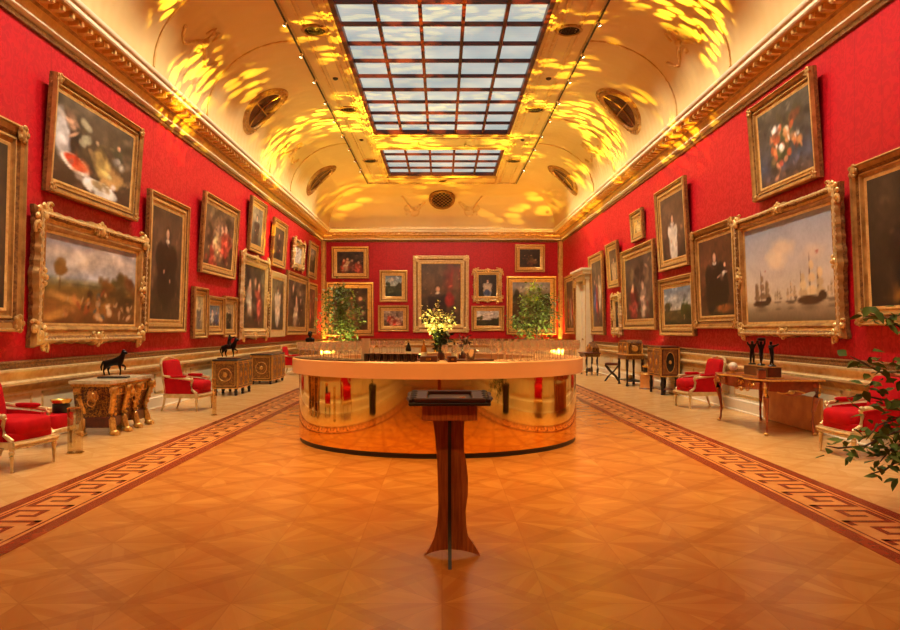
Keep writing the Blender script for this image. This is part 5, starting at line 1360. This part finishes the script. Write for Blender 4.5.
def lect_mat():
    m = bpy.data.materials.new('cherry_veneer'); m.use_nodes = True
    t = NT(m); b = t.N['Principled BSDF']; v, x, y, z = t.xyz()
    g = t.noise(t.comb(t.m('MULTIPLY', x, 14), t.m('MULTIPLY', y, 14), z), 5, 4, .6)
    t.L.new(t.mix(t.m('MINIMUM', t.m('MAXIMUM', t.m('MULTIPLY_ADD', g, 3, -1), 0), 1), lin((150, 76, 34)), lin((196, 112, 56))), b.inputs['Base Color']); b.inputs['Roughness'].default_value = .38
    return m
LECT = lect_mat()
lectern()

# ------------------------------------------------------------------ plants
def tree(label, loc, h, R, n, leaf, lm, seed, zc=None):
    r = empty('potted_tree', label, 'tree', loc)
    MB().lathe([(.17, 0), (.2, .02), (.24, .38), (.26, .4), (.26, .44), (.22, .44), (.21, .38), (0, .38)], n=24, cap=False).build('pot', TERRA, r)
    MB().lathe([(.21, .40), (0, .41)], n=20).build('soil', SOIL, r)
    rr = random.Random(seed); b = MB(); c = (0, 0, zc or h-R[2])
    P = rand_ball(rr, c, R, n)
    b.tube([(0, 0, .38), (.02, .01, c[2]*.6), (-.01, 0, c[2]), (0, 0, c[2]+R[2]*.7)], [.03, .025, .018, .006], 8)
    P = [(x*(1.25-.55*(z-c[2]+R[2])/(2*R[2])+.12*math.sin(z*9+x*5)), y*1.1, c[2]+(z-c[2])*1.12-.05) for x, y, z in P]
    for p in P[:26]:
        z0 = rr.uniform(.55, c[2]+R[2]*.3); b.tube([(0, 0, z0), (p[0]*.5, p[1]*.5, (z0+p[2])/2+.05), p], [.009, .006, .003], 5)
    b.build('trunk', BARK, r)
    # clumps around the branch ends make the crown open rather than a ball
    Q = []
    for p in P[:26]: Q += [(p[0]+rr.gauss(0, .11), p[1]+rr.gauss(0, .11), p[2]+rr.gauss(0, .12)) for _ in range(n//34)]
    leafy('foliage', P[26:]+Q, leaf, lm, r, seed, 'stuff')
    return r
tree('leafy green potted tree lit from below, left behind the bar', (-3.3, 24.0, 0), 2.95, (.74, .6, .9), 1050, .10, LEAFL, 11)
tree('leafy green potted tree lit from below, right behind the bar', (3.05, 24.0, 0), 2.95, (.74, .6, .86), 950, .10, LEAFL, 12)
def spray(label, loc):
    r = empty('flower_vase', label, 'vase', loc)
    MB().lathe([(.13, 0), (.15, .02), (.2, .3), (.16, .6), (.1, .75), (.14, .8), (0, .78)], n=20).build('vase', BRASS, r)
    rr = random.Random(3); b = MB(); P = []
    for k in range(26):
        a = rr.uniform(0, 2*PI); s = rr.uniform(.15, .75); h = rr.uniform(1.1, 2.0)
        pts = [(math.cos(a)*s*t**1.6, math.sin(a)*s*t**1.6*.7, .75+h*t-.25*s*t*t) for t in (0, .25, .5, .75, 1)]
        b.tube(pts, [.01, .009, .008, .006, .004], 5); P += [tuple(Vector(pts[2]).lerp(Vector(pts[4]), rr.random())+Vector((rr.gauss(0, .04), rr.gauss(0, .04), rr.gauss(0, .05)))) for _ in range(22)]
    b.build('stems', LEAFL, r); leafy('blossom', P, .09, FLOWER, r, 4, 'stuff')
spray('tall spray of lit yellow-white flowers in a brass vase before the central portrait', (-.2, 27.5, 0.0))
# near trees whose twigs reach into the picture
def near_tree(label, loc, sx, twigs, seed, leaf=.1, lm=LEAF):
    r = empty('potted_tree', label, 'tree', loc)
    MB().lathe([(.2, 0), (.24, .02), (.28, .45), (.3, .48), (.3, .52), (.26, .52), (.25, .46), (0, .46)], n=24, cap=False).build('pot', TERRA, r)
    rr = random.Random(seed); b = MB()
    b.tube([(0, 0, .42), (.03, 0, .9), (-.02, 0, 1.5), (0, 0, 2.2)], [.035, .03, .022, .01], 8)
    P = []
    for (z0, pts) in twigs:
        c = [(0, 0, z0)]+[(x-loc[0], y-loc[1], z) for x, y, z in pts]
        b.tube(c, [.012]+[.008]*(len(c)-2)+[.003], 6)
        for i in range(1, len(c)):
            A, B = Vector(c[i-1]), Vector(c[i])
            k = max(2, int((B-A).length/.017))
            for q in range(k):
                if i == 1 and q < k*.45: continue
                P.append(tuple(A.lerp(B, q/k)+Vector((rr.gauss(0, .055), rr.gauss(0, .055), rr.gauss(0, .055)))))
    P += rand_ball(rr, (sx*.35, 0, 1.9), (.5, .5, .6), 250)
    b.build('trunk', BARK, r); o = leafy('foliage', P, leaf, lm, r, seed, 'stuff')
    return r
YT = 6.0
def T(px, py, Y): return (wx(px, Y), Y, wz(py, Y))
near_tree('leafy potted tree at the right edge, its branch hanging before the armchair', (4.55, 6.1, 0), 1, [
    (1.15, [T(905, 372, 5.9), T(880, 372, 5.8), T(862, 362, 5.7), T(850, 356, 5.7)]),
    (1.0, [T(915, 410, 6), T(885, 400, 5.9), T(860, 395, 5.9), T(846, 398, 5.9)]),
    (.9, [T(930, 430, 6), T(895, 432, 6), T(865, 446, 5.9), T(838, 448, 5.8), T(826, 446, 5.8)]),
    (.9, [T(930, 450, 6.1), T(905, 455, 6.1), T(885, 470, 6.0), T(870, 474, 6.0)]),
    (.95, [T(935, 425, 6.2), T(900, 418, 6.2), T(878, 425, 6.2), T(866, 440, 6.2)]),
    (.9, [T(940, 445, 6.0), T(908, 440, 6.0), T(890, 450, 5.9), T(880, 462, 5.9)]),
    (1.3, [T(930, 335, 6), T(905, 330, 5.9), T(885, 318, 5.9), T(864, 312, 5.8)])], 21)
near_tree('potted tree beyond the left edge whose lowest leaf tips show at the armchair', (-4.3, 6.0, 0), -1, [
    (.8, [T(-40, 435, 6.3), T(-8, 447, 6.4), T(4, 449, 6.4)])], 22, .07, LEAFL)

# ------------------------------------------------------------------ lights
def light(kind, name, loc, energy, color, parent=None, **kw):
    l = bpy.data.lights.new(name, kind); l.energy = energy; l.color = color
    rot = kw.pop('rot', (0, 0, 0))
    for k, v in kw.items(): setattr(l, k, v)
    o = bpy.data.objects.new(name, l); C.objects.link(o); o.location = loc; o.rotation_euler = rot
    if parent: o.parent = parent
    return o
def aim(frm, to):
    return (Vector(to)-Vector(frm)).to_track_quat('-Z', 'Y').to_euler()
E_WALL = 300
AMB = 980
for sx, nm in ((-1, 'left'), (1, 'right')):
    r = empty('lighting_track', 'long black lighting track along the %s edge of the flat ceiling' % nm, 'track', (sx*(XA-.03), 0, ZC-.065))
    MB().box((0, (ya+yb)/2, 0), (.03, yb-ya-.4, .03)).build('rail', BLACK, r)
    i = 0; Y = 2.9
    while Y < 30:
        x = sx*(XA-.03); s = empty('track_spotlight', 'small glowing spotlight in the row along the %s ceiling track' % nm, 'lamp', (x, Y, ZC-.08), 0, 'spotlights on the %s track' % nm)
        # shaded side towards the viewer: lamp head turned to the wall
        tgt = (sx*W, Y+.3, 2.7); d = aim((x, Y, ZC-.16), tgt)
        b = MB(); b.tube([(0, 0, 0), (0, 0, -.07)], .01, 6); b.build('stem', BLACK, s)
        h = MB().lathe([(.0, .09), (.035, .08), (.04, -.01), (.033, -.015)], n=12, cap=False).build('housing', SILVER, s); h.location = (0, 0, -.1); h.rotation_euler = d
        h = MB().lathe([(.0, .012), (.033, .012), (.033, -.004), (0, -.008)], n=12).build('lens', BULB, s); h.location = (0, 0, -.1); h.rotation_euler = d
        l = light('SPOT', 'spot_beam', (0, 0, -.13), E_WALL, (1, .89, .72), s, rot=d, spot_size=math.radians(100), spot_blend=.9, shadow_soft_size=.06)
        Y += 1.72; i += 1
# warm light hidden on the ledge of the cornice
for sx in (-1, 1):
    o = light('AREA', 'cornice_glow', (sx*(W-.3), 16.1, 6.24), 360, (1, .72, .34), shape='RECTANGLE', size=.08, size_y=33, rot=(0, PI+sx*.35, 0))
o = light('AREA', 'cornice_glow', (0, YE-.3, 6.24), 280, (1, .70, .30), shape='RECTANGLE', size=9.5, size_y=.08, rot=(PI+.35, 0, 0))

# projectors throwing leaf patterns on the ceiling
def leaf_gobo(l, seed, su, sv, rot):
    l.use_nodes = True; nt = l.node_tree
    class M_: pass
    m = M_(); m.node_tree = nt; t = NT(m)
    e = [n for n in t.N if n.type == 'EMISSION'][0]
    v, x, y, z = t.xyz('Normal')
    az = t.m('MAXIMUM', t.m('ABSOLUTE', z), .05)
    u = t.m('DIVIDE', x, az); w = t.m('DIVIDE', y, az)
    ca, sa = math.cos(rot), math.sin(rot)
    a = t.m('ADD', t.m('MULTIPLY', u, ca), t.m('MULTIPLY', w, sa)); b = t.m('SUBTRACT', t.m('MULTIPLY', w, ca), t.m('MULTIPLY', u, sa))
    vec = t.comb(t.m('MULTIPLY_ADD', a, su, seed), t.m('MULTIPLY_ADD', b, sv, seed*.7), seed*1.0)
    vo = t.N.new('ShaderNodeTexVoronoi'); vo.voronoi_dimensions = '2D'; vo.inputs['Scale'].default_value = 1; vo.inputs['Randomness'].default_value = .95
    t.L.new(vec, vo.inputs['Vector'])
    lf = t.m('MINIMUM', t.m('MAXIMUM', t.m('MULTIPLY_ADD', vo.outputs['Distance'], -7.0, 3.1), 0), 1)
    cl = t.noise(t.comb(u, w, seed*2.0), 3.2, 2)
    mk = t.m('MINIMUM', t.m('MAXIMUM', t.m('MULTIPLY_ADD', cl, 14, -6.6), 0), 1)
    t.L.new(t.m('MULTIPLY', lf, mk), e.inputs['Strength'])
    e.inputs['Color'].default_value = (1, 1, 1, 1)
GOBO = 12000
for i, (x, y, z, tx, ty, su, sv, ro) in enumerate([
        (-.3, 10.75, 1.2, -2.5, 15.8, 15, 40, .25), (.3, 10.75, 1.2, 2.5, 15.8, 15, 40, -.25),
        (-1.2, 18.2, .25, -2.8, 24.6, 15, 38, .2), (1.2, 18.2, .25, 2.8, 24.6, 15, 38, -.2)]):
    p = empty('projector', ['leaf pattern projector on the left of the bar island', 'leaf pattern projector on the right of the bar island', 'floor projector behind the bar, left', 'floor projector behind the bar, right'][i], 'lamp', (x, y+.0, 1.07 if z > 1 else 0))
    MB().lathe([(.05, 0), (.055, .01), (.055, .07), (.045, .08)], n=14).build('housing', BLACK, p)
    MB().lathe([(0, .081), (.04, .081), (.04, .076)], n=14).build('lens', UPGLOW, p)
    hz = .12
    p.location.z = 1.07 if z > 1 else 0
    o = light('SPOT', 'gobo_beam', (0, 0, hz), GOBO*.85 if z > 1 else GOBO*1.1, (1, .62, .05), p, rot=aim((x, y, z), (tx, ty, ZC)), spot_size=math.radians(60), spot_blend=.35, shadow_soft_size=.004)
    leaf_gobo(o.data, 3.1+i*5.7, su, sv, ro)
# floor uplights
uplight('small black dome uplight glowing on the red bench beside the scroll-legged chest', (-4.99, 9.7, .42), .9, BLACK, 10, (1, .8, .4))
uplight('glowing round uplight on the brown drum beside the casket stand', (5.22, 18.85, .43), .85, BLACK, 12, (1, .8, .4))
uplight('floor uplight in the left far corner of the gallery', (-5.3, 33.9, 0), .9, BLACK, 1100, (1, .5, .08))
uplight('floor uplight in the right far corner of the gallery', (5.3, 33.9, 0), .9, BLACK, 1100, (1, .5, .08))
uplight('floor uplight under the left potted tree', (-3.2, 23.2, 0), .9, BLACK, 330, (1, .85, .3))
uplight('floor uplight under the right potted tree', (3.0, 23.3, 0), .9, BLACK, 330, (1, .85, .3))
uplight('floor uplight in front of the tall flower spray', (-.2, 26.7, 0), .9, BLACK, 700, (1, .85, .2))
uplight('added floor uplight lighting the white door frame', (5.1, 29.4, 0), .9, BLACK, 60, (1, .62, .15))  # lamp added to brighten the door surround

# added amber spots, out of view, washing the bar, the floor and the lectern
for i, (x, Y, tx, ty, e) in enumerate(((-1, 5.48, -.5, 8.0, .8), (1, 5.48, .5, 8.0, .8), (-1, 8.92, -1.8, 9.0, 1.1), (1, 8.92, 1.8, 9.0, 1.1), (-1, 12.36, -1.4, 11.0, .8), (1, 12.36, 1.4, 11.0, .8), (-1, 0.0, -.2, 5.4, .45), (1, 0.0, .2, 5.4, .45))):
    x0 = x*(XA-.03); s_ = empty('added_amber_spotlight', 'added amber spotlight with black housing on the %s ceiling track, out of view' % ('left' if x < 0 else 'right'), 'lamp', (x0, Y+.6, ZC-.08), 0, 'added amber spotlights on the %s track' % ('left' if x < 0 else 'right'))
    d = aim((x0, Y+.6, ZC-.2), (tx, ty, .5))
    b = MB(); b.tube([(0, 0, 0), (0, 0, -.07)], .01, 6); b.build('stem', BLACK, s_)
    h = MB().lathe([(.0, .09), (.045, .08), (.05, -.01), (.043, -.015)], n=12, cap=False).build('housing', BLACK, s_); h.location = (0, 0, -.1); h.rotation_euler = d
    light('SPOT', 'amber_beam', (0, 0, -.14), AMB*e, (1, .60, .17), s_, rot=d, spot_size=math.radians(58), spot_blend=1.0, shadow_soft_size=.1)
# floods added to brighten the end wall
for x in (-2.4, -.8, .8, 2.4):
    x0 = x; s_ = empty('added_wall_flood', 'small added spotlight on the ceiling strip between the skylights, brightening the end wall', 'lamp', (x0, 25.0, ZC), 0, 'added spotlights turned to the end wall')
    d = aim((x0, 25.0, ZC-.14), (x*1.5, YE, 3.2))
    h = MB().lathe([(.0, .09), (.035, .08), (.04, -.01), (.033, -.015)], n=12, cap=False).build('housing', GOLDP, s_); h.location = (0, 0, -.1); h.rotation_euler = d
    light('SPOT', 'flood_beam', (0, 0, -.13), E_WALL*1.2, (1, .84, .62), s_, rot=d, spot_size=math.radians(60), spot_blend=.9, shadow_soft_size=.06)

w = bpy.data.worlds.new('World'); bpy.context.scene.world = w; w.use_nodes = True
w.node_tree.nodes['Background'].inputs[0].default_value = (1, .9, .75, 1); w.node_tree.nodes['Background'].inputs[1].default_value = .3

# ------------------------------------------------------------------ camera
cam = bpy.data.cameras.new('Camera'); co = bpy.data.objects.new('Camera', cam); C.objects.link(co)
co.location = (0, 0, EYE); co.rotation_euler = (PI/2, 0, 0)
cam.sensor_width = 36; cam.lens = F/900*36
cam.shift_x = (450-PX)/900; cam.shift_y = (PY-315)/900
bpy.context.scene.camera = co
cam.clip_end = 200
S = bpy.context.scene
S.view_settings.view_transform = 'Standard'; S.view_settings.look = 'None'; S.view_settings.gamma = 1; S.view_settings.use_curve_mapping = False
S.view_settings.exposure = 0.45
S.cycles.max_bounces = 8; S.cycles.diffuse_bounces = 4; S.cycles.glossy_bounces = 4; S.cycles.transparent_max_bounces = 24
S.cycles.sample_clamp_indirect = 4; S.cycles.use_denoising = True
